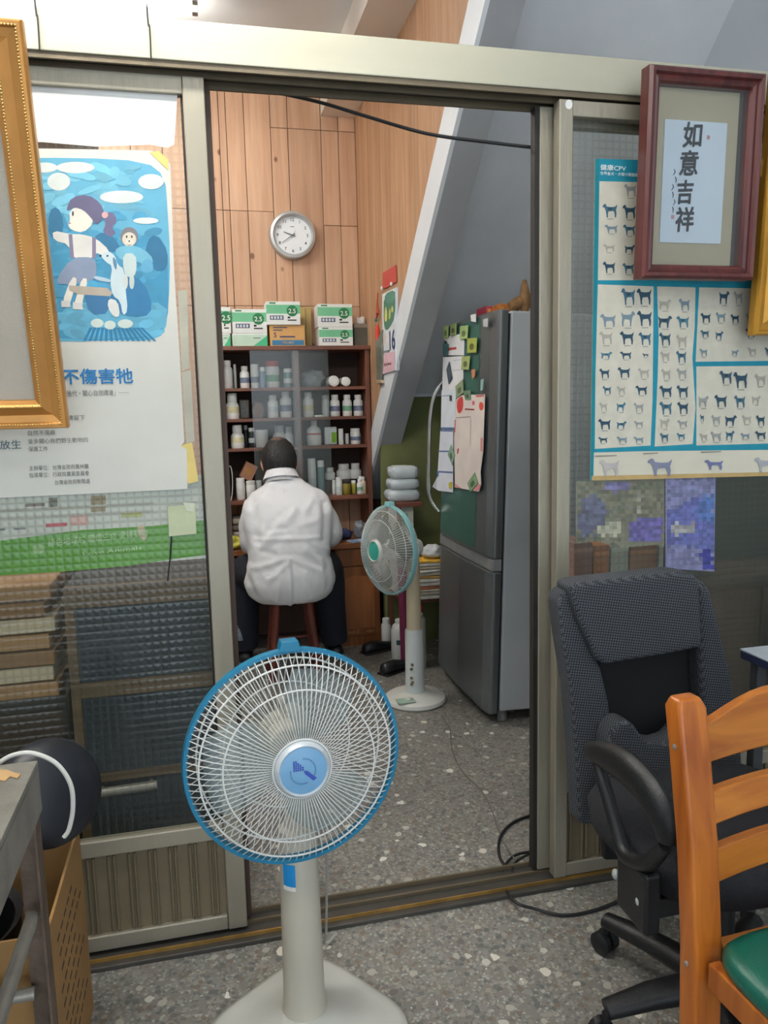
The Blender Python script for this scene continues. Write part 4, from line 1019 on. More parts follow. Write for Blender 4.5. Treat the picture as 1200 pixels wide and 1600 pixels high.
for dx in (-.045, .05): MB().tube([(c0[0] + dx, yw, z0 + .001), (c0[0] + dx * .8, yw, z0 + .045)], [.012, .01], 8).build('support', wc, fig, smooth=True)
b = MB()
for k in range(9):
    a = k * .7; q = V((c0[0] + .02 + .05 * math.cos(a), yw + .02, z0 + .012 + .05 * abs(math.sin(a))))
    b.tube([q, q + V((.03 * math.cos(a * 2), .01, .03 * math.sin(a * 1.7)))], [.004, .001], 5)
b.build('twigs', wc, fig, smooth=True)

# ------------------------------------------------------------------ wall calendar, red card, tassel on the board wall
XC = XW - .003
def cz(x, y): return (580 + x / 8.42, 410 + y / 8.42)
def cp(x, y, off=0.0): return at(*cz(x, y), X=XC - off)
cal = root('wall_calendar', cp(230, 1450), 'tear off wall calendar showing 16 under a red card', 'calendar')
def wallslab(pts, m, nm, par, off, th=.002):
    P = [cp(x, y, off) for x, y in pts]; MB().prism(P, (th, 0, 0)).build(nm, m, par); return P
wallslab([(145, 420), (320, 330), (315, 1420), (150, 1470)], mat('calendar_white', (220, 224, 230), .7), 'day_pad', cal, .010, .012)
wallslab([(320, 320), (350, 330), (372, 1420), (315, 1420)], mat('calendar_side_grey', (170, 176, 184), .7), 'backing_card', cal, .0005, .0022)
prints('calendar_print', cal, lambda x, y: cp(x, y, .010), [
    (smooth2([(165, 430), (318, 360), (316, 720), (240, 870), (190, 900), (165, 800)], 1), (74, 122, 100)), (smooth2([(170, 420), (318, 352), (316, 500), (200, 560)], 1), (90, 140, 122)),
    (smooth2([(195, 560), (212, 660), (210, 780), (178, 780), (180, 660)]), (214, 204, 110)), (smooth2([(240, 590), (262, 640), (250, 750), (230, 750)]), (206, 200, 100)), (smooth2([(275, 560), (298, 600), (285, 670), (262, 640)]), (214, 208, 112)),
    ([(150, 1210), (315, 1170), (305, 1425), (152, 1468)], (226, 186, 196)), (smooth2([(155, 920), (195, 930), (190, 1080), (155, 1100)], 1), (226, 206, 196))], (-1, 0, 0), .0006)
po, pr_, pu_ = cp(245, 1150, .0115), (cp(310, 1130, .0115) - cp(245, 1150, .0115)), UP
text('16', 'date_number', mat('navy_ink', (44, 48, 92), .7), cal, cp(245, 1155, .0115), V((0, -1, 0)), UP, (cp(280, 880)[2] - cp(280, 1150)[2]) * 1.36, .015, 'LEFT', width=abs(cp(315, 1140)[1] - cp(245, 1140)[1]))
for k in range(4):
    a = 170 + 26 * k; wallslab([(a, 1330 - k * 4), (a + 14, 1326 - k * 4), (a + 14, 1362 - k * 4), (a, 1366 - k * 4)], mat('red_ink', (190, 80, 90), .7), 'small_print', cal, .0112, .0003)
wallslab([(160, 1165), (240, 1150), (240, 1180), (160, 1195)], mat('grey_ink', (120, 124, 128)), 'small_print', cal, .0112, .0003)
rc = root('red_card', cp(250, 250), 'plain red card pinned above the wall calendar', 'card')
wallslab([(150, 140), (318, 35), (332, 250), (205, 330), (150, 345)], mat('red_card_paper', (190, 74, 66), .6, 0, .05), 'card_face', rc, .004, .004)
for x, y_ in ((140, 340), (265, 285)):
    MB().ball(cp(x, y_, .015), (.007, .010, .010), 8, 6).build('pin', white_pl, rc, smooth=True)
ts = root('tassel_ornament', cp(85, 420, .01), 'red knotted tassel ornament with a teal bead beside the calendar', 'ornament')
MB().tube([cp(85, 400, .01), cp(78, 560, .01), cp(84, 660, .012), cp(70, 740, .01)], [.003, .004, .009, .003], 8).build('knot_cord', mat('orange_red_cord', (176, 74, 50), .7), ts, smooth=True)
MB().ball(cp(60, 760, .012), .008, 10, 7).build('bead', mat('teal_bead', (40, 120, 126), .3), ts, smooth=True)
MB().tube([cp(80, 830, .01), cp(82, 900, .012), cp(84, 1020, .01)], [.006, .011, .012], 8).build('tassel', mat('bright_red_tassel', (212, 66, 50), .8, 0, .15, 90), ts, smooth=True)
hb_ = root('hanging_bag', cp(95, 1500, .02), 'greyish see through bag hanging under the tassel by the shelf', 'bag')
b = MB(); P = [(60, 1040), (135, 880), (140, 1300), (120, 1560), (65, 1560)]
b.prism([cp(x, y, .02) for x, y in P], (.014, 0, 0)); b.build('film', mat('murky_bag', (112, 118, 106), .35, 0, .25, 30), hb_, bevel=.004)
MB().prism([cp(x, y, .022) for x, y in ((60, 1545), (122, 1545), (130, 1590), (70, 1600))], (.018, 0, 0)).build('contents', mat('tan_content', (168, 150, 124), .7), hb_, bevel=.003)

# ------------------------------------------------------------------ fans
def disc_profile(r0, r1, z0, z1, k, n=8):
    out = []
    for i in range(n + 1):
        t = i / n; r = r0 + (r1 - r0) * t
        out.append((r, z0 + (z1 - z0) * (1 - t ** k)))
    return out
def fan_head(f, c, nrm, R_, front, rim_m, wire_m, cap_m, cap_rim_m, nspoke, blade_m, motor_m, blade_rot=0.3, swirl=.0):
    """cage with front and rear wire grilles, rim, badge, three blades and motor; local z = facing direction"""
    n = V(nrm).normalized(); u = UP.cross(n).normalized(); v = n.cross(u)
    M_ = Matrix(((u[0], v[0], n[0], c[0]), (u[1], v[1], n[1], c[1]), (u[2], v[2], n[2], c[2]), (0, 0, 0, 1)))
    D = front; rh = R_ * .245
    def prof(t, sgn):
        # t 0 = badge, 1 = rim
        r = rh + (R_ - rh) * t
        z = D * (1 - t ** 3.2) * (1 if sgn > 0 else -.86) + (.008 if sgn > 0 else -.012)
        return r, z
    def wires(sgn, num, nm, rin):
        b = MB()
        for k in range(num):
            a = 2 * PI * k / num; pts = []
            for j in range(9):
                t = j / 8; t = 1 - (1 - t) ** 1.5 if False else t
                t = [0, .2, .4, .58, .72, .83, .91, .965, 1.0][j]
                r, z = prof(t, sgn); aa = a + swirl * (t - .5) * sgn
                pts.append(M_ @ V((r * math.cos(aa), r * math.sin(aa), z)))
            b.tube(pts, .00105, 4)
        return b.build(nm, wire_m, f, smooth='all', kind='stuff')
    wires(1, nspoke, 'front_grille_wires', rh); wires(-1, int(nspoke * .75), 'rear_grille_wires', rh)
    def ring(t, sgn, nm, rad):
        r, z = prof(t, sgn); MB().tube([M_ @ V((r * math.cos(a), r * math.sin(a), z)) for a in [2 * PI * i / 60 for i in range(60)]], rad, 6, closed=True).build(nm, wire_m, f, smooth='all')
    ring(.60, 1, 'grille_ring', .0016); ring(.86, 1, 'grille_ring', .0018); ring(.5, -1, 'grille_ring', .0016); ring(.85, -1, 'grille_ring', .0018); ring(.03, 1, 'grille_ring', .002)
    MB().lathe([(R_ - .004, -.010), (R_ + .004, -.010), (R_ + .006, 0), (R_ + .004, .010), (R_ - .003, .010), (R_ - .004, -.010)], 72, M_, caps=False).build('rim', rim_m, f, smooth=True)
    cl_ = M_ @ V((0, 0, 0)); tp = c + v * (R_ + .006)
    Mc = Matrix(((u[0], v[0], n[0], tp[0]), (u[1], v[1], n[1], tp[1]), (u[2], v[2], n[2], tp[2]), (0, 0, 0, 1)))
    MB().prism([Mc @ V(p) for p in ((-.020, -.006, -.014), (.020, -.006, -.014), (.015, .014, -.014), (-.015, .014, -.014))], n * .03).build('rim_clip', rim_m, f, bevel=.002)
    MB().lathe([(0.001, D + .018), (rh * .86, D + .0175), (rh * .88, D + .017)], 40, M_, caps=False).build('badge', cap_m, f, smooth=True)
    MB().lathe([(rh * .87, D + .012), (rh * .87, D + .018), (rh * .93, D + .021), (rh * 1.02, D + .016), (rh * 1.06, D + .004), (rh * .9, D - .002)], 40, M_, caps=False).build('badge_rim', cap_rim_m, f, smooth=True)
    # blades
    for k in range(3):
        rings = []; a0 = blade_rot + k * 2 * PI / 3
        for j in range(9):
            t = j / 8; r = .03 + (R_ * .84 - .03) * t; w0 = .55 * (1 - .25 * t) + .25 * math.sin(PI * t); row = []
            for i in range(9):
                q = i / 8 - .5; a = a0 + q * w0 * 1.9 + .25 * t
                z = q * .05 * (1 - .35 * t) + .006 * math.cos(PI * q)
                row.append(M_ @ V((r * math.cos(a), r * math.sin(a), z)))
            rings.append(row)
        b = MB(); b.loft(rings, closed=False, caps=False); b.build('blade', blade_m, f, smooth='all', mods=[('SOLIDIFY', dict(thickness=.0018))])
    MB().lathe([(.001, .03), (.026, .028), (.032, .0), (.032, -.022)], 24, M_, caps=False).build('spinner', motor_m, f, smooth=True)
    MB().lathe([(.001, -D - .10), (.035, -D - .098), (.048, -D - .06), (.050, -D + .02), (.046, -D + .055), (.03, -D + .06)], 28, M_, caps=False).build('motor_housing', motor_m, f, smooth=True)
    MB().tube([M_ @ V((0, .048, -D - .04)), M_ @ V((0, .066, -D - .04))], [.004, .004], 8).build('swing_knob', motor_m, f, smooth=True)
    MB().lathe([(.007, 0), (.008, .008), (.006, .012)], 10, Matrix.Translation(M_ @ V((0, .066, -D - .04)))).build('swing_knob', motor_m, f, smooth=True)
    return M_
beige = mat('aged_beige_plastic', (188, 182, 166), .45, 0, .05, 8); warm = mat('yellowed_plastic', (206, 190, 158), .45, 0, .06, 8)
aqua = mat('pale_aqua_plastic', (150, 204, 206), .4, 0, .05); blue_rim = mat('blue_plastic_rim', (12, 116, 152), .4, 0, .06)
wirew = mat('white_coated_wire', (216, 216, 212), .45, 0, .05)
blade_m = pane_mat('translucent_blade', (214, 226, 228), (246, 250, 250), .20, rough=.2)
blade2 = pane_mat('translucent_blade_grey', (200, 206, 200), (240, 244, 244), .34, rough=.2)
# --- fan in the doorway
fb_ = V((.148, -.305, 0))
fan = root('pedestal_fan', fb_, 'white pedestal fan with a bright blue rim standing before the doorway', 'fan')
nrm = V((math.sin(.095) * math.cos(.06), -math.cos(.095) * math.cos(.06), math.sin(.06)))
Mf = fan_head(fan, V((.1334, -.4496, .6815)), nrm, .1925, .058, blue_rim, wirew, mat('blue_badge', (120, 168, 204), .35, 0, .05), mat('silver_badge_rim', (206, 212, 216), .35, .2, .03), 96, blade_m, beige, .9, .03)
# badge print: dotted wedge and curved stroke
bz = .058 + .0186
def bp_(x, y): return Mf @ V((x, y, bz))
dots = MB()
for i in range(5):
    for j in range(5):
        if i + j < 6: dots.box(-.018 + i * .0038, .001 + j * .0038, bz, -.0152 + i * .0038, .0038 + j * .0038, bz + .0004, Mf)
dots.build('badge_dots', mat('cobalt_print', (52, 78, 172), .5), fan)
for pts in ([(-.0, .0), (.006, -.001), (.022, -.016), (.016, -.020), (.002, -.006)],):
    MB().prism([bp_(x, y) for x, y in pts], nrm * .0004).build('badge_stroke', mat('cobalt_print', (52, 78, 172)), fan)
arcp = [bp_(.021 * math.cos(a), .021 * math.sin(a)) for a in [-.6 + 2.2 * i / 16 for i in range(17)]]
MB().tube(arcp, .0012, 5).build('badge_arc', mat('pale_steel_blue', (98, 142, 178), .4), fan)
arcp = [bp_(-.002 + .021 * math.cos(a), -.002 + .021 * math.sin(a)) for a in [2.9 + 2.2 * i / 16 for i in range(17)]]
MB().tube(arcp, .0012, 5).build('badge_arc', mat('pale_steel_blue', (98, 142, 178)), fan)
MB().lathe([(.050, .05), (.046, .06), (.043, .10), (.039, .44), (.038, .46), (.030, .465)], 28, Matrix.Translation((fb_[0], fb_[1], 0))).build('pole', beige, fan, smooth=True)
MB().lathe([(.026, .46), (.026, .60), (.032, .64), (.03, .70), (.012, .72)], 22, Matrix.Translation((fb_[0], fb_[1], 0))).build('neck', beige, fan, smooth=True)
lp_ = V((fb_[0] - .018, fb_[1] - .0325, .385))
pts = []
for a in (-.95, -.6, -.25): pts.append(a)
b = MB(); rr = .0412
b.loft([[V((fb_[0] + rr * math.cos(-PI / 2 + a), fb_[1] + rr * math.sin(-PI / 2 + a), z)) for a in (-1.0, -.75, -.5, -.3)] for z in (.352, .40)], closed=False, caps=False)
b.build('blue_sticker', mat('sky_blue_sticker', (30, 140, 206), .4), fan)
b = MB(); b.loft([[V((fb_[0] + (rr + .0002) * math.cos(-PI / 2 + a), fb_[1] + (rr + .0002) * math.sin(-PI / 2 + a), z)) for a in (-1.0, -.75, -.5, -.3)] for z in (.344, .353)], closed=False, caps=False)
b.build('white_sticker', white_pl, fan)
# base: rounded square with a raised middle
def rsq(h, z, p=4.2, rz=.62, cy=-.02):
    out = []
    for i in range(44):
        t = 2 * PI * i / 44; co, si = math.cos(t), math.sin(t)
        x = math.copysign(abs(co) ** (2 / p), co) * h; y = math.copysign(abs(si) ** (2 / p), si) * h
        out.append(V((fb_[0] + x * math.cos(rz) - y * math.sin(rz), fb_[1] + cy + x * math.sin(rz) + y * math.cos(rz), z)))
    return out
bs = MB().loft([rsq(.172, .0005), rsq(.178, .008), rsq(.174, .022), rsq(.162, .027), rsq(.150, .026), rsq(.105, .034, 2.6), rsq(.075, .046, 2.2), rsq(.052, .056, 2.0), rsq(.046, .058, 2.0)])
bs.build('base', mat('white_fan_base', (196, 196, 188), .4, 0, .04), fan, smooth='all')
# --- fan by the refrigerator
f2 = V((.868, 1.40, 0))
fan2 = root('pedestal_fan', f2, 'pale aqua rimmed pedestal fan turned sideways beside the refrigerator', 'fan')
n2 = V((math.sin(-1.2) * math.cos(.05), -math.cos(-1.2) * math.cos(.05), math.sin(.05)))
fan_head(fan2, V((.751, 1.352, .700)), n2, .186, .060, aqua, wirew, mat('teal_badge', (54, 176, 158), .35, 0, .05), white_pl, 96, blade2, mat('white_motor', (222, 220, 212), .45, 0, .04), .2)
MB().lathe([(.036, .33), (.033, .34), (.030, .60), (.027, .68), (.02, .69)], 22, Matrix.Translation(f2)).build('upper_pole', warm, fan2, smooth=True)
MB().lathe([(.046, .03), (.043, .05), (.040, .325), (.036, .332)], 22, Matrix.Translation(f2)).build('lower_pole', mat('pale_grey_pole', (206, 212, 210), .45, 0, .04), fan2, smooth=True)
MB().lathe([(.130, .0005), (.137, .008), (.134, .022), (.122, .030), (.09, .032), (.06, .042), (.05, .046)], 44, Matrix.Translation(f2)).build('base', white_pl, fan2, smooth=True)
ps = V((f2[0] - .06, f2[1] - .075, .0345))
MB().box(ps[0] - .045, ps[1] - .03, ps[2], ps[0] + .035, ps[1] + .025, ps[2] + .004).build('control_plate', mat('pale_green_plate', (170, 196, 176), .4), fan2, bevel=.002)
MB().lathe([(.014, .003), (.016, .010), (.012, .016)], 16, Matrix.Translation(ps + V((.01, -.002, 0)))).build('dial', white_pl, fan2, smooth=True)
pk = MB()
for k, (dz, col) in enumerate(((.16, 0), (.18, 0), (.12, 1), (.10, 1), (.09, 1))):
    a = -PI / 2 - .62 + .10 * (k % 2); r_ = .0438
    pk.ball(V((f2[0] + r_ * math.cos(a), f2[1] + r_ * math.sin(a), dz)), (.008, .008, .006), 8, 5)
pk.build('flower_print', mat('flower_print', (120, 104, 84), .6, 0, .6, 80), fan2, smooth='all')

# ------------------------------------------------------------------ corner beside the refrigerator
tw = mat('corner_table_brown', (112, 66, 48), .5, 0, .15, 10)
TY0, TY1 = 1.98, 2.24
zt1 = at(628, 786, Y=TY0)[2]; xa = .95; xb = at(661, 786, Y=TY0)[0]
sd = root('side_table', (1.05, 2.1, 0), 'narrow brown two tier side table in the corner under the stair', 'table')
MB().box(xa, TY0, zt1 - .022, xb, TY1, zt1).build('tabletop', tw, sd, bevel=.002)
zb1 = at(650, 932, Y=TY0)[2]
MB().box(xa, TY0 - .06, zb1 - .02, 1.34, TY1, zb1).build('lower_shelf', tw, sd, bevel=.002)
for x, y_, zz in ((xa + .012, TY0 + .012, zt1 - .0225), (xa + .012, TY1 - .012, zt1 - .0225), (xb - .012, TY1 - .012, zt1 - .0225)):
    MB().box(x - .010, y_ - .010, 0, x + .010, y_ + .010, zz).build('leg', tw, sd)
for x, y_ in ((1.325, TY0 - .045), (1.325, TY1 - .012)):
    MB().box(x - .010, y_ - .010, 0, x + .010, y_ + .010, zb1 - .0205).build('leg', tw, sd)
cot = mat('cotton_bundle', (226, 230, 232), .3, 0, .08, 14, .3, 30)
zc = zt1
for k, (h, w_, lab_) in enumerate(((.058, .085, 'bottom bag of white cotton on the corner table'), (.052, .078, 'middle bag of white cotton on the corner table'), (.060, .072, 'topmost bag of white cotton on the corner table'))):
    p = at(627, 740, Y=2.1); o = root('cotton_bag', (p[0], 2.1, zc), lab_, 'bag', 'bags of cotton on the corner table')
    b = MB(); b.loft([ellring((p[0] + .004 * k, 2.1, zc + h * q + .001), w_ * s_, .075 * s_, 30, pw=4.5) for q, s_ in ((0, .82), (.12, .96), (.35, 1.0), (.65, 1.0), (.88, .95), (1.0, .78))])
    for i, q in enumerate(b.v): b.v[i] = q + V((.012 * noise.noise(q * 32), .006 * noise.noise(q * 37 + V((9, 0, 0))), .004 * noise.noise(q * 30 + V((0, 5, 0))) if q[2] > zc + .01 else 0))
    b.build('cotton', cot, o, smooth='all')
    b = MB(); b.loft([ellring((p[0] + .004 * k + .003, 2.097, zc + h * q + .0015), w_ * s_ * 1.05, .079 * s_, 30, pw=3.6) for q, s_ in ((0.03, .9), (.2, 1.0), (.5, 1.06), (.85, 1.0), (1.0, .80))], caps=False)
    b.build('film', pane_mat('clear_film', (230, 234, 236), (240, 243, 244), .22, rough=.08), o, smooth='all')
    zc += h + .004
a = at(619, 800, Y=2.02); b_ = at(646, 800, Y=2.02); zlo = zb1
o = root('milk_carton_box', ((a[0] + b_[0]) / 2, 2.1, zb1), 'pale carton with a green print under the top of the corner table', 'carton')
MB().box(a[0], 2.02, zb1 + .001, b_[0], 2.2, zt1 - .024).build('carton_body', mat('pale_grey_carton', (196, 198, 186), .6, 0, .06), o, bevel=.002)
MB().box(a[0] + .02, 2.0188, zt1 - .12, b_[0] - .03, 2.0199, zt1 - .06).build('green_print', lab_g, o)
# untidy pile of papers
zp = zb1 + .0008; px0 = 1.02
pcols = [(206, 202, 190), (176, 168, 150), (222, 214, 190), (196, 120, 84), (188, 186, 178), (214, 208, 196), (222, 180, 96), (168, 160, 146), (216, 214, 208), (186, 176, 150), (224, 222, 214), (226, 176, 60)]
for k in range(12):
    h = random.uniform(.008, .017); rz = random.uniform(-.25, .25); sx_ = random.uniform(.15, .20)
    M_ = Matrix.Translation((1.115 + random.uniform(-.012, .012), 2.0 + random.uniform(-.01, .01), zp)) @ Matrix.Rotation(rz, 4, 'Z') @ Matrix.Rotation(random.uniform(-.02, .02), 4, 'Y')
    if 2.0 + .11 > 2.019: pass
    bb = MB().box(-sx_ / 2, -.10, 0, sx_ / 2, .015, h, M_)
    tag(bb.build('magazine', mat('paper_pile_%d' % k, pcols[k], .7, 0, .2, 30), None, bevel=.002, seg=1, origin=(1.115, 2.0, zp)), f'{ORD[k] if k < 10 else ("eleventh", "twelfth")[k - 10]} magazine from the bottom of the untidy pile behind the side facing fan', 'magazine', 'untidy pile of magazines')
    zp += h + .004
blob('white_yellow_bag', (1.12, 1.95, zp + .032), (.055, .04, .035), mat('white_bag', (212, 214, 216), .4, 0, .1), 'crumpled white bag on top of the magazine pile', 'bag', seed=8, amp=.5)
blob('red_cloth', (1.0, TY0 - .085, zb1 - .05), (.05, .02, .035), mat('red_cloth', (196, 52, 50), .7, 0, .15), 'red cloth hanging over the edge of the low table shelf', 'cloth', seed=12, amp=.4)
# on the floor under the table
def floor_spot(px, py): return at(px, py, Z=0)
q = floor_spot(625, 1030)
o = root('plastic_jug', q, 'large white plastic jug with a dark label on the floor under the corner table', 'jug')
jh = at(622, 968, Y=q[1])[2]; jw = (at(636, 1000, Y=q[1])[0] - at(610, 1000, Y=q[1])[0]) / 2
MB().lathe([(jw * .95, .001), (jw, .01), (jw, jh * .75), (jw * .8, jh * .86), (jw * .45, jh * .92)], 20, Matrix.Translation(q)).build('body', bw, o, smooth=True)
MB().lathe([(jw * .5, jh * .915), (jw * .5, jh), (jw * .4, jh + .003)], 16, Matrix.Translation(q)).build('cap', bw, o, smooth=True)
b = MB(); b.loft([[q + V((jw * 1.01 * math.cos(t), jw * 1.01 * math.sin(t), z)) for t in [-2.2 + .12 * i for i in range(8)]] for z in (jh * .42, jh * .54)], closed=False, caps=False); b.build('label_band', mat('dark_teal_label', (50, 84, 84), .6), o)
q2 = floor_spot(604, 1008)
o = root('plastic_bottle', q2, 'slim white plastic bottle with a flat cap beside the large jug', 'bottle')
bh = at(606, 965, Y=q2[1])[2]; r_ = .028
MB().lathe([(r_ * .9, .001), (r_, .01), (r_, bh * .72), (r_ * .7, bh * .82)], 18, Matrix.Translation(q2)).build('body', bw, o, smooth=True)
MB().lathe([(r_ * .75, bh * .815), (r_ * .75, bh * .98), (r_ * .6, bh)], 16, Matrix.Translation(q2)).build('cap', bw, o, smooth=True)
q3 = floor_spot(661, 1043)
o = root('paper_roll_bin', q3, 'tall white wrapped roll standing between the fan pole and the refrigerator', 'roll')
rh_ = at(660, 965, Y=q3[1])[2]; r_ = .045; q3 = V((min(q3[0], 1.0), q3[1] + .02, 0))
MB().lathe([(r_, .001), (r_, rh_ * .95), (r_ * .8, rh_), (r_ * .3, rh_ * .97), (.001, rh_ * .9)], 22, Matrix.Translation(q3)).build('wrapped_roll', mat('off_white_wrap', (186, 182, 172), .5, 0, .12, 12, .3, 30), o, smooth=True)
MB().tube([q3 + V((0, 0, rh_ * .95)), q3 + V((.012, -.01, rh_ * 1.03)), q3 + V((.02, 0, rh_ * 1.06))], [.02, .012, .016], 8).build('twisted_end', mat('off_white_wrap', (186, 182, 172)), o, smooth=True)
for px, py, rz, nm in ((608, 1007, .5, 'black shoe behind the slim white bottle'), (624, 1034, .9, 'black shoe lying before the white jug')):
    c = floor_spot(px, py); M_ = Matrix.Translation(c) @ Matrix.Rotation(-PI / 2 + rz * .6, 4, 'Z')
    if 'before' in nm: M_ = Matrix.Translation(c + V((-.04, -.12, 0))) @ Matrix.Rotation(-1.0, 4, 'Z')
    else: M_ = Matrix.Translation(c + V((-.07, -.09, 0))) @ Matrix.Rotation(-1.2, 4, 'Z')
    o = root('shoe', M_.translation, nm, 'shoe', 'black shoes under the corner table')
    rings = []
    for yq, wd, h in ((-.11, .018, .04), (-.095, .030, .06), (-.03, .034, .062), (.03, .04, .045), (.08, .038, .034), (.11, .020, .022)):
        rings.append([M_ @ V((wd * math.cos(t), yq, max(.001, h / 2 + h / 2 * math.sin(t)))) for t in [2 * PI * i / 14 for i in range(14)]])
    MB().loft(rings).build('upper', black, o, smooth='all')
    MB().prism([M_ @ V(p) for p in ((-.036, -.11, .0005), (.036, -.11, .0005), (.041, .05, .0005), (.02, .112, .0005), (-.02, .112, .0005), (-.041, .05, .0005))], (0, 0, .008)).build('sole', rubber, o)
q4 = at(612, 962, Y=2.04)
o = root('umbrella', (q4[0], 2.04, 0), 'furled magenta umbrella standing in front of the desk end', 'umbrella')
xq = max(q4[0], .945)
zu1 = at(612, 885, Y=1.9)[2]
MB().tube([(xq, 1.88, .02), (xq, 1.88, zu1 - .03), (xq, 1.88, zu1)], [.018, .024, .020], 12).build('canopy', mat('magenta_nylon', (120, 36, 74), .6, 0, .1), o, smooth=True)
MB().tube([(xq, 1.88, zu1), (xq, 1.88, zu1 + .05)], .016, 10).build('grip', mat('grey_grip', (112, 108, 110), .5), o, smooth=True)
MB().tube([(xq, 1.88, .0005), (xq, 1.88, .03)], [.004, .006], 8).build('tip', steel, o, smooth=True)

# ------------------------------------------------------------------ cables
cable = mat('black_cable', (30, 30, 32), .5)
cz_ = [at(318, 131, Y=.115), at(380, 134, Y=.12), at(430, 144, Y=.13), at(500, 160, Y=.14), at(560, 178, Y=.14), at(640, 202, Y=.13), at(690, 213, Y=.12), at(760, 222, Y=.11), at(836, 231, Y=.10)]
tag(MB().tube(spline(cz_, 5), .0042, 7).build('overhead_cable', cable, None, smooth=True, origin=cz_[-1]), 'black cable slung across the top of the doorway', 'cable')
c2 = [at(385, 135, Y=.112), at(440, 141, Y=.112), at(500, 143, Y=.112)]
tag(MB().tube(spline(c2, 5), .0028, 6).build('overhead_cable', cable, None, smooth=True, origin=c2[0]), 'short thin black cable just under the head rail', 'cable')
for px, y1, lab_ in ((62, 78, 'thin wire hanging to the head rail near the gold frame'), (236, 92, 'thin wire hanging to the head rail above the left poster')):
    a = at(px, y1, Y=-.006); tag(MB().tube(spline([a, a + V((.001, -.001, .06)), a + V((-.002, -.001, .12)), a + V((.004, -.05, .62))], 5), .0018, 6).build('hanging_wire', cable, None, smooth=True, origin=a), lab_, 'wire')
# black cable coil on the floor by the right jamb
def fl_(px, py, z=.005): return at(px, py, Z=z)
coil = [fl_(834, 1272), fl_(800, 1286), fl_(781, 1310), fl_(781, 1340), fl_(800, 1358, .008), fl_(832, 1360, .009), fl_(850, 1346, .01), fl_(836, 1332, .011), fl_(806, 1336, .012), fl_(788, 1356, .010), fl_(788, 1385, .006), fl_(806, 1410, .024), fl_(835, 1420, .012), fl_(880, 1430, .005), fl_(930, 1422, .005), fl_(975, 1404, .005)]
o = tag(MB().tube(spline(coil, 7), .0042, 7).build('power_cord', cable, None, smooth=True, origin=coil[3]), 'black cord coiled on the floor at the right side of the doorway', 'cord')
c3 = [fl_(834, 1375, .004), fl_(805, 1372, .004), fl_(803, 1350, .018), fl_(834, 1330, .02)]
tag(MB().tube(spline(c3, 7), .0036, 6).build('power_cord', cable, None, smooth=True, origin=c3[0]), 'short inner loop of black cord beside the coil', 'cord')
greyc = mat('grey_cord', (112, 108, 102), .6)
c4 = [fl_(497, 1424, .004), fl_(540, 1413, .004), fl_(600, 1401, .004), fl_(680, 1382, .004), fl_(740, 1370, .004), fl_(790, 1368, .004), fl_(834, 1372, .004)]
tag(MB().tube(spline(c4, 6), .0034, 6).build('power_cord', greyc, None, smooth=True, origin=c4[0]), 'grey cord lying across the back room floor along the doorway', 'cord')
c5 = [fl_(690, 1118, .004), fl_(703, 1140, .004), fl_(706, 1170, .004), fl_(722, 1205, .004), fl_(752, 1235, .004), fl_(770, 1270, .004), fl_(784, 1310, .004), fl_(806, 1345, .016)]
tag(MB().tube(spline(c5, 6), .0024, 6).build('power_cord', greyc, None, smooth=True, origin=c5[0]), 'thin grey cord running from the side facing fan to the doorway', 'cord')
c6 = [V((.192, -.29, .42)), V((.215, -.23, .34)), V((.22, -.17, .18)), V((.225, -.10, .05)), V((.222, -.075, .022)), V((.235, -.06, .0045)), V((.26, -.05, .022))]
tag(MB().tube(spline(c6, 6), .003, 6).build('power_cord', mat('pale_grey_cord', (160, 158, 152), .5), None, smooth=True, origin=(.23, -.11, 0)), 'pale cord hanging behind the blue rimmed fan pole', 'cord')

# ================================================================== POSTERS AND FRAMES ON THE PARTITION
YP1 = .0432
def pl1(x, y): return at(x, y, Y=YP1)
def paper(name, pts, plane, nrm, m, par, th=.0008):
    P = [plane(x, y) for x, y in pts]; return MB().prism(P, V(nrm) * -th).build(name, m, par)
old_paper = mat('aged_poster_paper', (206, 204, 194), .8, 0, .06, 5, .12, 9)
po = root('wall_poster', pl1(100, 770), 'old poster with a blue cartoon of a girl and dog on the left glass', 'poster')
paper('sheet', [(-160, 228), (232, 235), (252, 240), (266, 256), (272, 420), (281, 560), (288, 690), (283, 697), (292, 702), (293, 764), (150, 771), (-160, 785)], pl1, FR, old_paper, po)
B1, B2, B3 = (96, 164, 190), (64, 140, 174), (48, 110, 144)
cream, skin_p, gry = (214, 206, 184), (222, 216, 202), (140, 146, 162)
poly = []
def A(pts, col, k=1): poly.append((smooth2(pts, k) if k else pts, col))
A([(-20, 248), (120, 246), (228, 252), (258, 276), (262, 330), (266, 400), (264, 470), (258, 522), (232, 533), (170, 531), (110, 535), (40, 528), (-20, 520)], B1)
A([(60, 340), (95, 325), (110, 360), (180, 380), (225, 365), (258, 372), (264, 440), (262, 505), (240, 530), (110, 532), (60, 520)], B2)
A([(95, 480), (140, 470), (200, 480), (262, 470), (258, 524), (120, 532), (95, 520)], B1)
rp = random.Random(11)
for _ in range(170):
    x_, y_ = rp.uniform(66, 243), rp.uniform(258, 522); t_ = (y_ - 250) / 280
    base_ = (112, 176, 196) if t_ < .3 else ((72, 146, 178) if t_ < .75 else (96, 164, 190))
    j_ = rp.uniform(.91, 1.09); poly.append((ell(x_, y_, rp.uniform(6, 20), rp.uniform(3, 8), 12, rp.uniform(-.5, .5)), tuple(min(230, int(c_ * j_)) for c_ in base_)))
for c in ((118, 262, 30, 9), (92, 284, 18, 14), (190, 308, 34, 10), (236, 284, 20, 12), (70, 262, 20, 8), (228, 345, 20, 5)): poly.append((ell(*c), (206, 212, 206)))
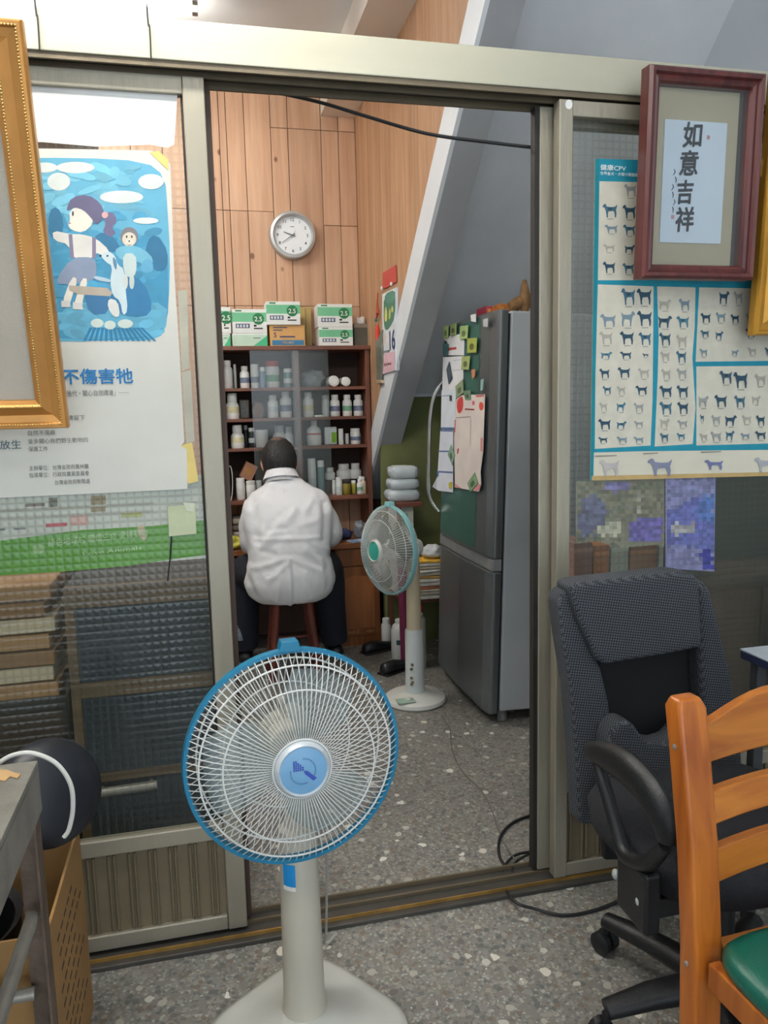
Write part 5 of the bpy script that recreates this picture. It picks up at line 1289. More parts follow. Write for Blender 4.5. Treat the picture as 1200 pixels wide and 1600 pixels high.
A([(225, 395), (236, 366), (250, 372), (262, 392), (262, 420), (240, 425)], B3); A([(76, 330), (90, 322), (100, 345), (96, 372), (76, 372)], B3)
A([(145, 372), (160, 362), (178, 370), (190, 390), (170, 396)], B3)
A([(170, 455), (195, 425), (225, 440), (240, 480), (225, 497), (180, 490)], (50, 116, 158)); A([(130, 455), (170, 450), (172, 490), (140, 492)], (56, 110, 150))
for k in range(14): A([(140 + k * 6, 512), (145 + k * 6, 512), (134 + k * 8.5, 533), (130 + k * 8.5, 533)], (40, 118, 158), 0)
for c in ((152, 505, 10, 7), (172, 508, 9, 7), (196, 506, 12, 7)): poly.append((ell(*c), (196, 206, 196)))
# girl
A([(110, 345), (108, 330), (128, 318), (142, 334), (146, 350), (130, 364), (112, 360), (106, 352)], skin_p)
A([(104, 326), (112, 308), (138, 304), (158, 318), (164, 336), (158, 345), (150, 352), (142, 340), (130, 328), (116, 324), (106, 330)], (98, 94, 122))
A([(160, 336), (176, 330), (184, 345), (174, 356), (182, 364), (172, 372), (160, 362), (166, 350)], (104, 100, 130))
poly.append((ell(164, 336, 5, 5), (206, 160, 160))); poly.append((ell(114, 334, 1.5, 4), (50, 50, 64))); poly.append((ell(109, 349, 2, 1.2), (190, 120, 120)))
A([(82, 360), (110, 366), (128, 366), (150, 372), (172, 392), (168, 402), (148, 394), (146, 404), (112, 404), (108, 382), (84, 376)], (216, 212, 204))
A([(107, 366), (113, 366), (116, 404), (110, 404)], (128, 120, 142), 0); A([(144, 370), (150, 372), (150, 404), (144, 404)], (128, 120, 142), 0)
A([(112, 402), (148, 402), (152, 424), (146, 440), (92, 446), (88, 436)], (132, 144, 166))
A([(112, 432), (122, 436), (112, 466), (108, 480), (96, 476)], skin_p); A([(128, 434), (138, 436), (130, 466), (128, 484), (114, 482), (120, 462)], skin_p)
A([(96, 470), (110, 470), (110, 480), (96, 480)], (206, 202, 196), 0); A([(114, 472), (128, 474), (130, 484), (114, 483)], (206, 202, 196), 0)
A([(108, 446), (168, 450), (176, 458), (172, 463), (122, 460), (108, 454)], (176, 164, 148), 0)
# dog with a child on its back
A([(156, 398), (170, 392), (180, 400), (184, 414), (194, 420), (196, 450), (200, 486), (192, 494), (188, 470), (176, 462), (172, 440), (176, 416), (166, 410)], (196, 210, 212))
A([(170, 466), (184, 470), (188, 494), (178, 496), (168, 480)], (214, 214, 206)); A([(176, 400), (183, 408), (182, 424), (177, 414)], (90, 130, 156)); A([(145, 430), (172, 436), (176, 442), (150, 438)], (170, 190, 200))
poly.append((ell(168, 400, 1.6, 1.6), (40, 50, 60))); poly.append((ell(157, 400, 2, 1.6), (40, 50, 60)))
A([(178, 392), (190, 384), (214, 384), (236, 398), (240, 412), (226, 416), (216, 408), (190, 408)], (112, 176, 196))
A([(192, 396), (212, 396), (214, 420), (210, 432), (200, 434), (193, 424)], (188, 200, 196))
poly.append((ell(202, 370, 14, 15), (120, 116, 120))); poly.append((ell(202, 374, 11, 11), (206, 196, 176))); poly.append((ell(202, 379, 7, 5), (214, 206, 190)))
for dx in (-4, 4): poly.append((ell(202 + dx, 370, 1.3, 2), (44, 44, 50)))
poly.append((ell(202, 377, 1.5, 1.2), (60, 56, 56))); A([(197, 381), (202, 383), (207, 381), (202, 384.4)], (120, 70, 66), 0)
A([(226, 404), (238, 406), (240, 424), (228, 428), (218, 420)], (96, 160, 190)); poly.append((ell(196, 440, 4, 12), (200, 204, 196))); poly.append((ell(206, 440, 4, 12), (190, 198, 192)))
prints('print', po, pl1, poly, FR, .0003, .000004)
dx1 = (pl1(208, 600) - pl1(98, 600)).length
text('不傷害牠', 'headline', mat('headline_blue', (34, 118, 176), .7, 0, .25, 70), po, pl1(98, 598.5), XR, UP, .0355, .028, width=dx1, lift=.0012)
gink = mat('faded_grey_ink', (112, 112, 108), .8, 0, .2, 60)
text('的後代・關心自然環境」──', 'subtitle', gink, po, pl1(97, 619), XR, UP, .0140, .004, width=(pl1(202, 619) - pl1(97, 619)).length, lift=.0012)
text('放生', 'caption', mat('blue_grey_ink', (70, 92, 104), .8), po, pl1(0, 701), XR, UP, .021, .003, width=(pl1(34, 700) - pl1(0, 700)).length, lift=.0012)
for s_, x0, x1, y in (('請留下', 106, 133, 656), ('自然不落痕', 44, 87, 680), ('並多關心我們野生動物的', 44, 138, 693), ('保護工作', 45, 75, 705), ('主辦單位：台灣省政府農林廳', 46, 139, 735), ('指導單位：行政院農業委員會', 46, 140, 746), ('台灣省政府新聞處', 86, 141, 757)):
    text(s_, 'small_print', gink, po, pl1(x0, y), XR, UP, .0118, .003, width=(pl1(x1, y) - pl1(x0, y)).length, lift=.0012)
tape = mat('yellowed_tape', (214, 190, 110), .5, 0, .12)
paper('corner_tape', [(234, 238), (248, 236), (263, 250), (263, 266)], lambda x, y: at(x, y, Y=YP1 - .0012), FR, tape, po)
# paper square taped on the glass with a hanging cord
tp = root('paper_square', pl1(285, 838), 'pale green paper square taped low on the left glass', 'paper')
paper('sheet', [(262, 791), (305, 788), (307, 834), (264, 838)], pl1, FR, mat('pale_green_paper', (190, 196, 160), .8, 0, .08, 20, .2, 30), tp)
paper('tape_strip', [(286, 785), (304, 786), (302, 800), (292, 798)], lambda x, y: at(x, y, Y=YP1 - .001), FR, mat('clear_tape', (196, 200, 176), .4), tp)
MB().tube([at(268, 838, Y=YP1), at(266, 870, Y=YP1), at(262, 908, Y=YP1)], .002, 6).build('string', cable, tp, smooth=True)
# torn white paper strip above the poster and beside it
ts_ = root('torn_paper', pl1(160, 228), 'torn remains of white paper along the top of the left glass', 'paper')
paper('sheet', [(-160, 122), (276, 133), (277, 150), (272, 226), (262, 231), (235, 226), (150, 229), (68, 222), (-160, 214)], lambda x, y: at(x, y, Y=YP1 + .0006), FR, paper_w, ts_, .0006)
sd_ = root('packing_tape', pl1(296, 720), 'yellowed packing tape along the edge of the left glass', 'tape')
paper('strip', [(278, 455), (292, 452), (296, 575), (284, 580)], lambda x, y: at(x, y, Y=YP1 + .0006), FR, mat('dull_tape', (172, 168, 150), .5, 0, .15), sd_, .0005)
paper('strip', [(284, 582), (298, 578), (304, 690), (291, 694)], lambda x, y: at(x, y, Y=YP1 + .0006), FR, mat('dull_tape', (172, 168, 150)), sd_, .0005)
paper('strip', [(282, 697), (300, 690), (310, 752), (294, 756)], lambda x, y: at(x, y, Y=YP1 + .0006), FR, tape, sd_, .0005)

# --- banner on the back of the left glass
YBN = .0515
def plb(x, y): return at(x, y, Y=YBN)
bn = root('paper_banner', plb(160, 880), 'white and green paper banner behind the lower left glass', 'banner')
MB().prism([plb(x, y) for x, y in ((-160, 742), (322, 742), (325, 872), (-160, 910))], (0, .001, 0)).build('sheet', mat('banner_white', (200, 200, 190), .8, 0, .1, 8), bn)
pb = [([(-160, 852), (-10, 846), (130, 828), (235, 822), (324, 812), (325, 866), (200, 884), (100, 893), (-10, 900), (-160, 905)], (92, 158, 40))]
for x0, x1, y0, y1, c in ((40, 70, 787, 792, (120, 100, 80)), (76, 90, 778, 796, (110, 110, 90)), (142, 165, 775, 800, (150, 130, 90)), (72, 105, 818, 824, (200, 100, 110)), (110, 138, 806, 822, (212, 170, 160)), (0, 240, 796, 800, (176, 172, 160)), (0, 240, 808, 812, (180, 176, 166)), (190, 222, 802, 809, (170, 170, 100)), (0, 8, 826, 829, (90, 90, 90)), (22, 40, 825, 828, (110, 110, 110))):
    pb.append(([(x0, y0), (x1, y0 - (x1 - x0) * .05), (x1, y1 - (x1 - x0) * .05), (x0, y1)], c))
pb.append((smooth2([(214, 822), (224, 818), (230, 838), (226, 846), (216, 836)]), (206, 180, 150)))
pb.append((ell(60, 858, 9, 8), (140, 180, 110)))
prints('banner_print', bn, plb, pb, FR, .0004, .00005)
text('綠色地球村 關懷生命 愛護動物', 'banner_text', mat('pale_green_ink', (176, 206, 150), .8), bn, plb(76, 853), V((1, 0, .05)), UP, .019, .004, width=(plb(232, 850) - plb(76, 853)).length, lift=.0014)
text('Love Animals', 'banner_text', mat('pale_green_ink', (176, 206, 150)), bn, plb(130, 868), V((1, 0, .05)), UP, .012, .002, width=(plb(222, 866) - plb(130, 868)).length, lift=.0014)
# --- cabinet and cardboard stack behind the left glass
YK = .20
x0k = at(104, 1000, Y=YK)[0]; x1k = .015
cab = root('cabinet', ((x0k + x1k) / 2, YK + .15, 0), 'dark cabinet with brown frame rails behind the left glass', 'cabinet')
zk = at(200, 912, Y=YK)[2]
dkb = mat('dark_navy_panel', (34, 46, 56), .6, 0, .2, 6); brn = wood('dull_brown_frame', (112, 90, 62), (84, 66, 44), 'X', .6, 6)
MB().box(x0k, YK + .02, .03, x1k, YK + .34, zk - .002).build('carcass', mat('dark_carcass', (40, 38, 34), .7), cab)
zz = [at(200, y, Y=YK)[2] for y in (912, 945, 1062, 1085, 1205, 1218)]
for za, zb_ in ((zz[1], zz[0]), (zz[3], zz[2]), (zz[5], zz[4]), (.03, .06)): MB().box(x0k, YK, za, x1k, YK + .0195, zb_).build('rail', brn, cab, bevel=.002)
for xa_, xb_ in ((x0k, x0k + .022), (x1k - .02, x1k)): MB().box(xa_, YK + .0005, .0605, xb_, YK + .019, zz[1] - .0005).build('stile', brn, cab)
for za, zb_ in ((zz[2], zz[1]), (zz[4], zz[3]), (.06, zz[5])): MB().box(x0k + .0225, YK + .008, za + .0005, x1k - .0205, YK + .016, zb_ - .0005).build('panel', dkb, cab)
h0, h1 = at(148, 1240, Y=YK - .02), at(246, 1231, Y=YK - .02)
h1 = V((h1[0], h0[1], h0[2])) if False else V((h1[0], h0[1], h0[2] + .002))
hd = MB().tube([h0, h1], .012, 10).build('handle', steel, cab, smooth=True)
for t in (.1, .9):
    q = h0.lerp(h1, t); MB().tube([q, q + V((0, .03, 0))], .006, 8).build('handle_post', steel, hd, smooth=True)
cb0 = mat('cardboard', (170, 130, 84), .8, 0, .10, 14, .1, 60); 
zt0 = at(40, 915, Y=YK)[2]; zz0 = at(40, 1095, Y=YK)[2]
o = root('low_cupboard', (x0k - .22, YK + .15, 0), 'dark low cupboard under the flattened cartons behind the left glass', 'cupboard')
MB().box(x0k - .42, YK, 0, x0k - .012, YK + .32, zz0 - .001).build('carcass', mat('dark_carcass', (40, 38, 34)), o, bevel=.003)
MB().box(x0k - .41, YK - .012, .03, x0k - .022, YK - .0005, zz0 - .03).build('door', mat('dark_brown_door', (60, 46, 34), .6), o, bevel=.003)
nC = 7
for k in range(nC):
    za = zz0 + (zt0 - zz0) * k / nC
    M_ = Matrix.Translation((x0k - .20 - .012 * (k % 2), YK + .12, za)) @ Matrix.Rotation(.03 * math.sin(k * 2.1), 4, 'Z')
    tag(MB().box(-.19, -.11, .001, .17, .14, (zt0 - zz0) / nC - .004, M_).build('flattened_carton', mat('cardboard_%d' % (k % 3), ((166, 128, 84), (196, 180, 150), (140, 104, 66))[k % 3], .8, 0, .1, 14), None, bevel=.002, seg=1, origin=M_.translation), f'flattened brown carton, {ORD[k]} from the bottom of the stack behind the left glass', 'carton', 'stack of flattened cartons')

# ------------------------------------------------------------------ dog chart on the right glass
YP2 = .0190
def pl2(x, y): return at(x, y, Y=YP2)
ch = root('dog_breed_chart', pl2(1060, 748), 'teal bordered chart of many dog breeds on the right glass', 'chart')
paper('sheet', [(930, 248), (1270, 258), (1270, 739), (1000, 746), (922, 751)], pl2, FR, mat('chart_paper', (212, 206, 186), .75, 0, .05, 6), ch)
TE = (20, 138, 160); CR = (208, 202, 184)
def z6(x, y): return (820 + x / 3.158, 400 + y / 3.158)
def z5(x, y): return (820 + x / 3.158, 60 + y / 3.158)
pp = []
pp.append(([(930, 248), (1270, 258), (1270, 702), (1000, 705), (924.5, 707)], TE)); pp.append(([(930, 248), (936, 248), (927, 751), (922, 751)], (0, 128, 140)))
pp.append(([z5(368, 705), z5(1400, 730), z6(1400, 118), z6(360, 120)], CR))
pp.append(([z6(360, 140), z6(635, 150), z6(630, 700), z6(620, 935), z6(345, 952), z6(348, 600)], CR))
pp.append(([z6(652, 150), z6(842, 155), z6(838, 350), z6(826, 500), z6(842, 750), z6(828, 928), z6(640, 940), z6(655, 600), z6(660, 400)], CR))
pp.append(([z6(860, 155), z6(1400, 165), z6(1400, 515), z6(842, 522)], CR)); pp.append(([z6(846, 545), z6(1400, 540), z6(1400, 920), z6(846, 935)], CR))
pp.append(([z6(330, 1085), z6(1400, 1062), z6(1400, 1080), z6(330, 1108)], (190, 160, 104)))
dog = [(-1, .55), (-.82, .86), (-.62, .95), (-.5, .8), (-.42, .55), (.1, .48), (.62, .52), (.95, .85), (.86, .40), (.78, .1), (.84, -.4), (.78, -.95), (.62, -.95), (.58, -.4), (.45, -.05), (-.2, -.12), (-.28, -.5), (-.26, -.95), (-.44, -.95), (-.5, -.4), (-.58, .05), (-.72, .42), (-.92, .45)]
cols_d = [(42, 74, 92), (62, 104, 124), (120, 140, 150), (150, 152, 148), (52, 84, 100), (170, 164, 152), (70, 120, 140)]
dogs = [(420, 850, 38, 36, 1, 5), (515, 855, 34, 36, 0, 5), (520, 750, 32, 34, 3, 5), (425, 940, 34, 22, 2, 5), (515, 945, 32, 28, 1, 5), (415, 1035, 30, 20, 5, 5), (518, 1040, 28, 22, 4, 5), (415, 1130, 32, 30, 0, 5), (510, 1135, 30, 28, 1, 5)]
dl = [(510, 200, 36, 44), (588, 200, 38, 42, 0), (410, 318, 40, 34, 2), (508, 310, 36, 40), (590, 308, 38, 40), (400, 404, 34, 34), (503, 404, 36, 34, 0), (592, 408, 32, 34), (402, 490, 30, 18), (497, 490, 30, 20), (594, 490, 16, 10, 0), (392, 580, 26, 26), (488, 575, 32, 28, 0), (585, 578, 30, 26, 5), (404, 662, 22, 22), (474, 664, 22, 24, 5), (574, 662, 30, 24, 0), (386, 745, 20, 24, 5), (474, 745, 24, 24, 6), (560, 748, 26, 26, 3), (392, 830, 32, 28, 0), (476, 834, 26, 20), (560, 830, 24, 18, 3), (384, 908, 24, 16), (478, 908, 28, 18), (560, 908, 26, 18, 2),
      (690, 240, 32, 28, 5), (786, 240, 28, 32, 2), (690, 325, 36, 32, 4), (778, 325, 32, 30), (690, 410, 30, 34), (772, 420, 28, 34, 5), (690, 495, 24, 26, 5), (770, 498, 26, 32, 1), (695, 583, 24, 28, 5), (772, 580, 26, 28, 3), (694, 668, 32, 30, 0), (776, 668, 30, 32), (694, 750, 32, 34, 1), (778, 750, 28, 32), (690, 826, 24, 26), (776, 828, 26, 20), (686, 895, 22, 24), (768, 890, 22, 18),
      (982, 206, 26, 34, 0), (890, 306, 26, 26, 0), (964, 302, 26, 26, 2), (1034, 310, 22, 24, 0), (1110, 310, 24, 26), (886, 384, 22, 20), (958, 392, 20, 22, 1), (1110, 380, 24, 24), (880, 476, 20, 20), (1036, 478, 18, 16, 2), (1120, 470, 22, 20), (1050, 206, 22, 34),
      (990, 598, 32, 34, 4), (1062, 612, 36, 42, 0), (1160, 610, 28, 30, 5), (880, 718, 26, 30, 3), (964, 715, 32, 32, 0), (1058, 718, 28, 32, 1), (1140, 710, 22, 22, 5), (872, 800, 10, 20), (940, 808, 24, 26, 3), (1014, 812, 30, 28, 0), (1092, 806, 24, 22, 5), (1160, 812, 22, 28), (880, 893, 20, 20), (940, 890, 28, 26), (1010, 886, 22, 26), (1084, 888, 24, 16, 2), (1160, 884, 28, 22), (1240, 610, 28, 34), (1240, 715, 28, 30, 0), (1240, 810, 26, 26), (1240, 890, 26, 22), (1240, 310, 24, 26), (1200, 206, 24, 30, 0), (1200, 470, 20, 20)]
for k, d in enumerate(dl):
    ci = d[4] if len(d) > 4 else (k * 5 + 1) % 7; dogs.append((d[0], d[1], d[2], d[3], ci, 6))
for x, y, rx, ry, ci, zt__ in dogs:
    f_ = z5 if zt__ == 5 else z6; fl2 = 1 if random.random() < .8 else -1
    bod = cols_d[ci]; pts = [f_(x + fl2 * p[0] * rx, y - p[1] * ry) for p in dog]; pp.append((pts, bod))
    pp.append(([f_(x - rx * .4, y + ry * 1.10), f_(x + rx * .5, y + ry * 1.10), f_(x + rx * .5, y + ry * 1.16 + 2), f_(x - rx * .4, y + ry * 1.16 + 2)], (150, 148, 140)))
    if ci in (1, 6, 4): pp.append(([f_(x + fl2 * q[0] * rx, y - q[1] * ry) for q in ((-.3, .42), (.3, .42), (.25, .1), (-.2, .05))], tuple(int(c * .7) for c in bod)))
for x, y, rx, ry, c in ((415, 1045, 50, 44, (186, 178, 176)), (665, 1042, 62, 46, (128, 132, 156)), (930, 1030, 48, 26, (112, 118, 160)), (1180, 1030, 50, 40, (170, 170, 176))):
    pp.append(([z6(x + p[0] * rx, y - p[1] * ry) for p in dog], c))
for x0_, x1_, y_ in ((345, 450, 985), (580, 655, 973), (865, 965, 966)): pp.append(([z6(x0_, y_), z6(x1_, y_ - 3), z6(x1_, y_ + 1), z6(x0_, y_ + 5)], (120, 116, 110)))
prints('print', ch, pl2, pp, FR, .0005, .000012)
wi = mat('white_ink', (226, 232, 232), .7)
text('健康CPV', 'headline', wi, ch, pl2(937, 265.5), XR, UP, .0145, .012, width=(pl2(977, 265) - pl2(937, 265)).length, lift=.0032)
text('世界畜犬・犬種分類圖鑑', 'subtitle', wi, ch, pl2(937, 273.5), XR, UP, .0090, .004, width=(pl2(996, 273) - pl2(937, 273)).length, lift=.0032)
stk = root('round_sticker', at(889, 163, Y=.005), 'small worn white sticker on the right door frame', 'sticker')
MB().prism([at(x, y, Y=.0052) for x, y in ell(889, 163, 5.5, 7.5)], (0, .0006, 0)).build('disc', paper_w, stk)
# --- blurred things behind the right glass
YR = .0285
def plr(x, y): return at(x, y, Y=YR)
def inside(x, y, P):
    r_ = False
    for i in range(len(P)):
        (xa, ya), (xb, yb) = P[i], P[i - 1]
        if (ya > y) != (yb > y) and x < (xb - xa) * (y - ya) / (yb - ya) + xa: r_ = not r_
    return r_
def mosaic(name, par, plane, box_, base_, polys):
    """print broken up into small squares, as the pressed glass shows it"""
    x0, y0, x1, y1 = box_; st_ = 6.2; out = []; rq = random.Random(5); y = y0
    while y < y1 - 1:
        x = x0
        while x < x1 - 1:
            cx_, cy_ = x + st_ / 2 + rq.uniform(-3, 3), y + st_ / 2 + rq.uniform(-3, 3); c_ = base_
            for P, col in polys:
                if inside(cx_, cy_, P): c_ = col
            j_ = rq.uniform(.84, 1.14); c_ = tuple(max(0, min(240, int(v * j_ + rq.uniform(-4, 4)))) for v in c_)
            xe, ye = min(x + st_, x1), min(y + st_, y1)
            out.append(([(x, y), (xe, y), (xe, ye), (x, ye)], c_)); x += st_
        y += st_
    return prints(name, par, plane, out, FR, .0004, 0.0)
bl = root('blue_poster', plr(1080, 890), 'violet blue poster seen blurred through the right glass', 'poster')
MB().prism([plr(x, y) for x, y in ((1040, 745), (1118, 742), (1116, 893), (1040, 888))], (0, .001, 0)).build('sheet', mat('lavender_paper', (160, 156, 206), .7, 0, .15, 14), bl)
mosaic('print', bl, plr, (1042, 746, 1116, 890), (150, 148, 200), [([(1042, 800), (1085, 775), (1116, 780), (1116, 860), (1042, 850)], (120, 124, 206)), ([(1095, 860), (1115, 860), (1115, 892), (1097, 892)], (66, 66, 176)), ([(1050, 820), (1085, 815), (1085, 832), (1050, 836)], (196, 190, 190)), ([(1095, 775), (1116, 772), (1116, 815), (1088, 812)], (96, 130, 206))])
lv = root('lavender_leaflet', plr(980, 840), 'lavender leaflet seen blurred through the right glass beside the stile', 'leaflet')
MB().prism([at(x, y, Y=YR + .004) for x, y in ((900, 752), (1038, 748), (1038, 850), (970, 856), (950, 840), (900, 850))], (0, .001, 0)).build('sheet', mat('dull_olive_sheet', (150, 146, 128), .8, 0, .25, 12), lv)
mosaic('print', lv, lambda x, y: at(x, y, Y=YR + .004), (902, 753, 1036, 846), (140, 136, 118), [(smooth2([(905, 775), (940, 772), (950, 800), (930, 840), (902, 836)]), (120, 118, 150)), ([(945, 752), (985, 750), (980, 766), (945, 768)], (150, 140, 200)), ([(980, 818), (1036, 806), (1036, 848), (985, 846)], (124, 112, 190)), (smooth2([(930, 828), (955, 812), (972, 818), (968, 838), (940, 840)]), (200, 196, 176)), ([(996, 770), (1002, 770), (1002, 805), (996, 805)], (180, 176, 160))])
YQ = .22
zq = at(1000, 912, Y=YQ)[2]
c2 = root('low_cabinet', (1.35, YQ + .15, 0), 'brown low cabinet behind the right glass', 'cabinet')
MB().box(1.085, YQ, 0, 1.90, YQ + .3, zq - .001).build('carcass', mat('brown_cabinet', (84, 62, 44), .6, 0, .12, 8), c2, bevel=.003)
for xa_ in (1.09, 1.375, 1.66): MB().box(xa_, YQ - .012, .05, min(xa_ + .275, 1.895), YQ - .0005, zq - .04).build('door', mat('brown_cabinet_door', (92, 68, 48), .6, 0, .12, 8), c2, bevel=.004)
for x0_, x1_, y0_, col, lab_ in ((896, 926, 848, (150, 116, 110), 'mauve carton behind the right glass next to the stile'), (928, 952, 852, (176, 110, 64), 'orange brown carton behind the right glass'), (955, 982, 846, (186, 188, 172), 'pale carton behind the right glass between two brown ones'), (984, 1026, 850, (160, 104, 56), 'larger orange brown carton behind the right glass'), (1029, 1037, 840, (206, 206, 190), 'slim white folder behind the right glass'), (1040, 1092, 848, (60, 66, 58), 'dark green file box behind the right glass')):
    a = at(x0_, 880, Y=YQ + .03); b_ = at(x1_, 880, Y=YQ + .03); zt2 = at((x0_ + x1_) / 2, y0_, Y=YQ + .03)[2]
    o = root('storage_carton', ((a[0] + b_[0]) / 2, YQ + .1, zq), lab_, 'carton', 'cartons behind the right glass')
    MB().box(a[0] + .001, YQ + .03, zq, b_[0] - .001, YQ + .2, zt2).build('carton_body', mat('carton_%d' % x0_, col, .7, 0, .12, 20), o, bevel=.002)
    MB().box(a[0] + .001, YQ + .0285, zt2 - .03, b_[0] - .001, YQ + .0298, zt2 - .018).build('tape_band', mat('carton_band_%d' % x0_, tuple(min(255, int(c * 1.25)) for c in col), .6), o)
gb = root('green_board', (1.5, YQ + .28, zq), 'dark green board standing on the low cabinet behind the right glass', 'board')
a = at(1112, 860, Y=YQ + .23)
MB().box(a[0], YQ + .23, zq, 1.90, YQ + .25, 1.62).build('panel', mat('dark_green_board', (56, 70, 52), .7, 0, .1, 6), gb, bevel=.002)

# ------------------------------------------------------------------ framed pictures
def framed(name, B, T, right, wid, label, profile, fm, bead_at, bead_m, extend_left):
    """B, T: lower and upper corner of one upright edge; rings of the moulding: (inset, height)"""
    B, T = V(B), V(T); up = (T - B).normalized(); h = (T - B).length; right = V(right).normalized()
    right = (right - up * right.dot(up)).normalized(); n = right.cross(up)
    O = B - right * wid if extend_left else B
    o = root(name, O + right * wid / 2, label, 'picture')
    def pt(x, y, z): return O + right * x + up * y + n * z
    rings = [[pt(d, d, z), pt(wid - d, d, z), pt(wid - d, h - d, z), pt(d, h - d, z)] for d, z in profile]
    fo_ = MB().loft(rings, caps=False).build('moulding', fm, o)
    for d, z, r_ in bead_at:
        b = MB(); per = []
        for (xa, ya, xb, yb) in ((d, d, wid - d, d), (wid - d, d, wid - d, h - d), (wid - d, h - d, d, h - d), (d, h - d, d, d)):
            L_ = math.hypot(xb - xa, yb - ya); nn = int(L_ / (r_ * 2.6))
            for i in range(nn): per.append(pt(xa + (xb - xa) * i / nn, ya + (yb - ya) * i / nn, z))
        for q in per: b.ball(q, r_, 6, 4)
        b.build('beading', bead_m, fo_, smooth='all', kind='stuff')
    return o, pt, up, right, n, h
gold = mat('gold_moulding', (196, 138, 70), .38, .45, .15, 10); goldb = mat('bright_gold_bead', (226, 190, 116), .3, .6, .1)
linen = mat('grey_linen', (184, 175, 160), .85, 0, .05, 8, .3, 400)
gprof = [(.0, .0), (.0, .020), (.004, .028), (.010, .028), (.014, .022), (.028, .018), (.040, .024), (.046, .027), (.050, .022), (.058, .016), (.058, .002)]
g1, pt, up, rt, n, h = framed('gold_picture', (-.264, -.052, 1.278), (-.264, -.207, 1.989), (1, 0, 0), .62, 'gold framed picture with a plain grey linen inside, leaning out at the left edge', gprof, gold, [(.011, .029, .0021), (.047, .0275, .0021)], goldb, True)
MB().prism([pt(.056, .056, .003), pt(.564, .056, .003), pt(.564, h - .056, .003), pt(.056, h - .056, .003)], n * .004).build('linen_panel', linen, g1)
MB().prism([pt(.004, .004, -.006), pt(.616, .004, -.006), pt(.616, h - .004, -.006), pt(.004, h - .004, -.006)], n * .005).build('backing_board', mat('backing_board', (120, 92, 64), .8), g1)
g2, pt, up, rt, n, h = framed('gold_picture', (1.366, -.045, 1.459), (1.366, -.082, 2.072), (1, 0, 0), .46, 'gold framed picture cut off by the right edge, beside the dark red frame', gprof, mat('yellow_gold_moulding', (190, 138, 48), .38, .45, .15, 10), [(.047, .0275, .0030)], mat('yellow_gold_bead', (222, 180, 84), .3, .6, .1), False)
MB().prism([pt(.056, .056, .003), pt(.404, .056, .003), pt(.404, h - .056, .003), pt(.056, h - .056, .003)], n * .004).build('linen_panel', mat('tan_linen', (150, 112, 70), .8, 0, .1), g2)
MB().prism([pt(.004, .004, -.006), pt(.456, .004, -.006), pt(.456, h - .004, -.006), pt(.004, h - .004, -.006)], n * .005).build('backing_board', mat('backing_board', (120, 92, 64)), g2)
mah = wood('dark_red_frame', (104, 50, 46), (70, 32, 32), 'Z', .4, 8)
g3, pt, up, rt, n, h = framed('calligraphy_picture', (1.040, -.045, 1.592), (1.040, -.063, 2.062), (.311, 0, -.012), .308, 'dark red wooden frame with white sheet of brush calligraphy over the dog chart', [(0, 0), (0, .034), (.006, .042), (.014, .040), (.018, .032), (.024, .034), (.030, .030), (.034, .022), (.034, .001)], mah, [], None, False)
MB().prism([pt(.003, .003, -.001), pt(.305, .003, -.001), pt(.305, h - .003, -.001), pt(.003, h - .003, -.001)], n * .002).build('backing_board', mat('backing_board', (120, 92, 64)), g3)
MB().prism([pt(.035, .035, .0015), pt(.262, .035, .0015), pt(.262, h - .035, .0015), pt(.035, h - .035, .0015)], n * .003).build('mat_board', mat('tan_mat_board', (184, 170, 144), .85, 0, .04, 10), g3)
MB().prism([pt(.2622, .035, .0012), pt(.2735, .035, .0012), pt(.2735, h - .035, .0012), pt(.2622, h - .035, .0012)], n * .002).build('inner_edge', mat('dark_inner_edge', (74, 72, 70), .7), g3)
sh = MB().prism([pt(.062, .088, .0046), pt(.230, .088, .0046), pt(.230, .365, .0046), pt(.062, .365, .0046)], n * .003).build('calligraphy_sheet', mat('cool_white_sheet', (214, 222, 234), .7, 0, .02), g3)
bi = mat('brush_ink', (52, 54, 58), .75, 0, .25, 80)
for k, (c_, dx) in enumerate((('如', .136), ('意', .130), ('吉', .126), ('祥', .126))):
    text(c_, 'brush_character', bi, sh, pt(dx - .024, .310 - k * .064, .0080), rt + up * .06, up + rt * .04, .060 - .003 * (k == 2), .036, width=.048 - .006 * (k == 2), lift=.0004)
for k in range(6):
    a = pt(.092 + .004 * math.sin(k * 1.9), .255 - k * .017, .0080); MB().tube([a, a + rt * .003 - up * .006, a + rt * (.002 if k % 2 else -.002) - up * .014], [.0012, .0016, .0008], 5, flat=.25, up=n).build('signature_stroke', bi, sh)
redseal = mat('red_seal', (196, 140, 140), .7)
for x, y in ((.176, .326), (.090, .142)):
    MB().prism([pt(x, y, .0078), pt(x + .008, y, .0078), pt(x + .008, y + .009, .0078), pt(x, y + .009, .0078)], n * .0005).build('seal', redseal, sh)
MB().prism([pt(.033, .033, .0205), pt(.275, .033, .0205), pt(.275, h - .033, .0205), pt(.033, h - .033, .0205)], n * .0012).build('glass', pane_mat('picture_glass', (220, 226, 230), (246, 248, 248), .03, rough=.05), g3)

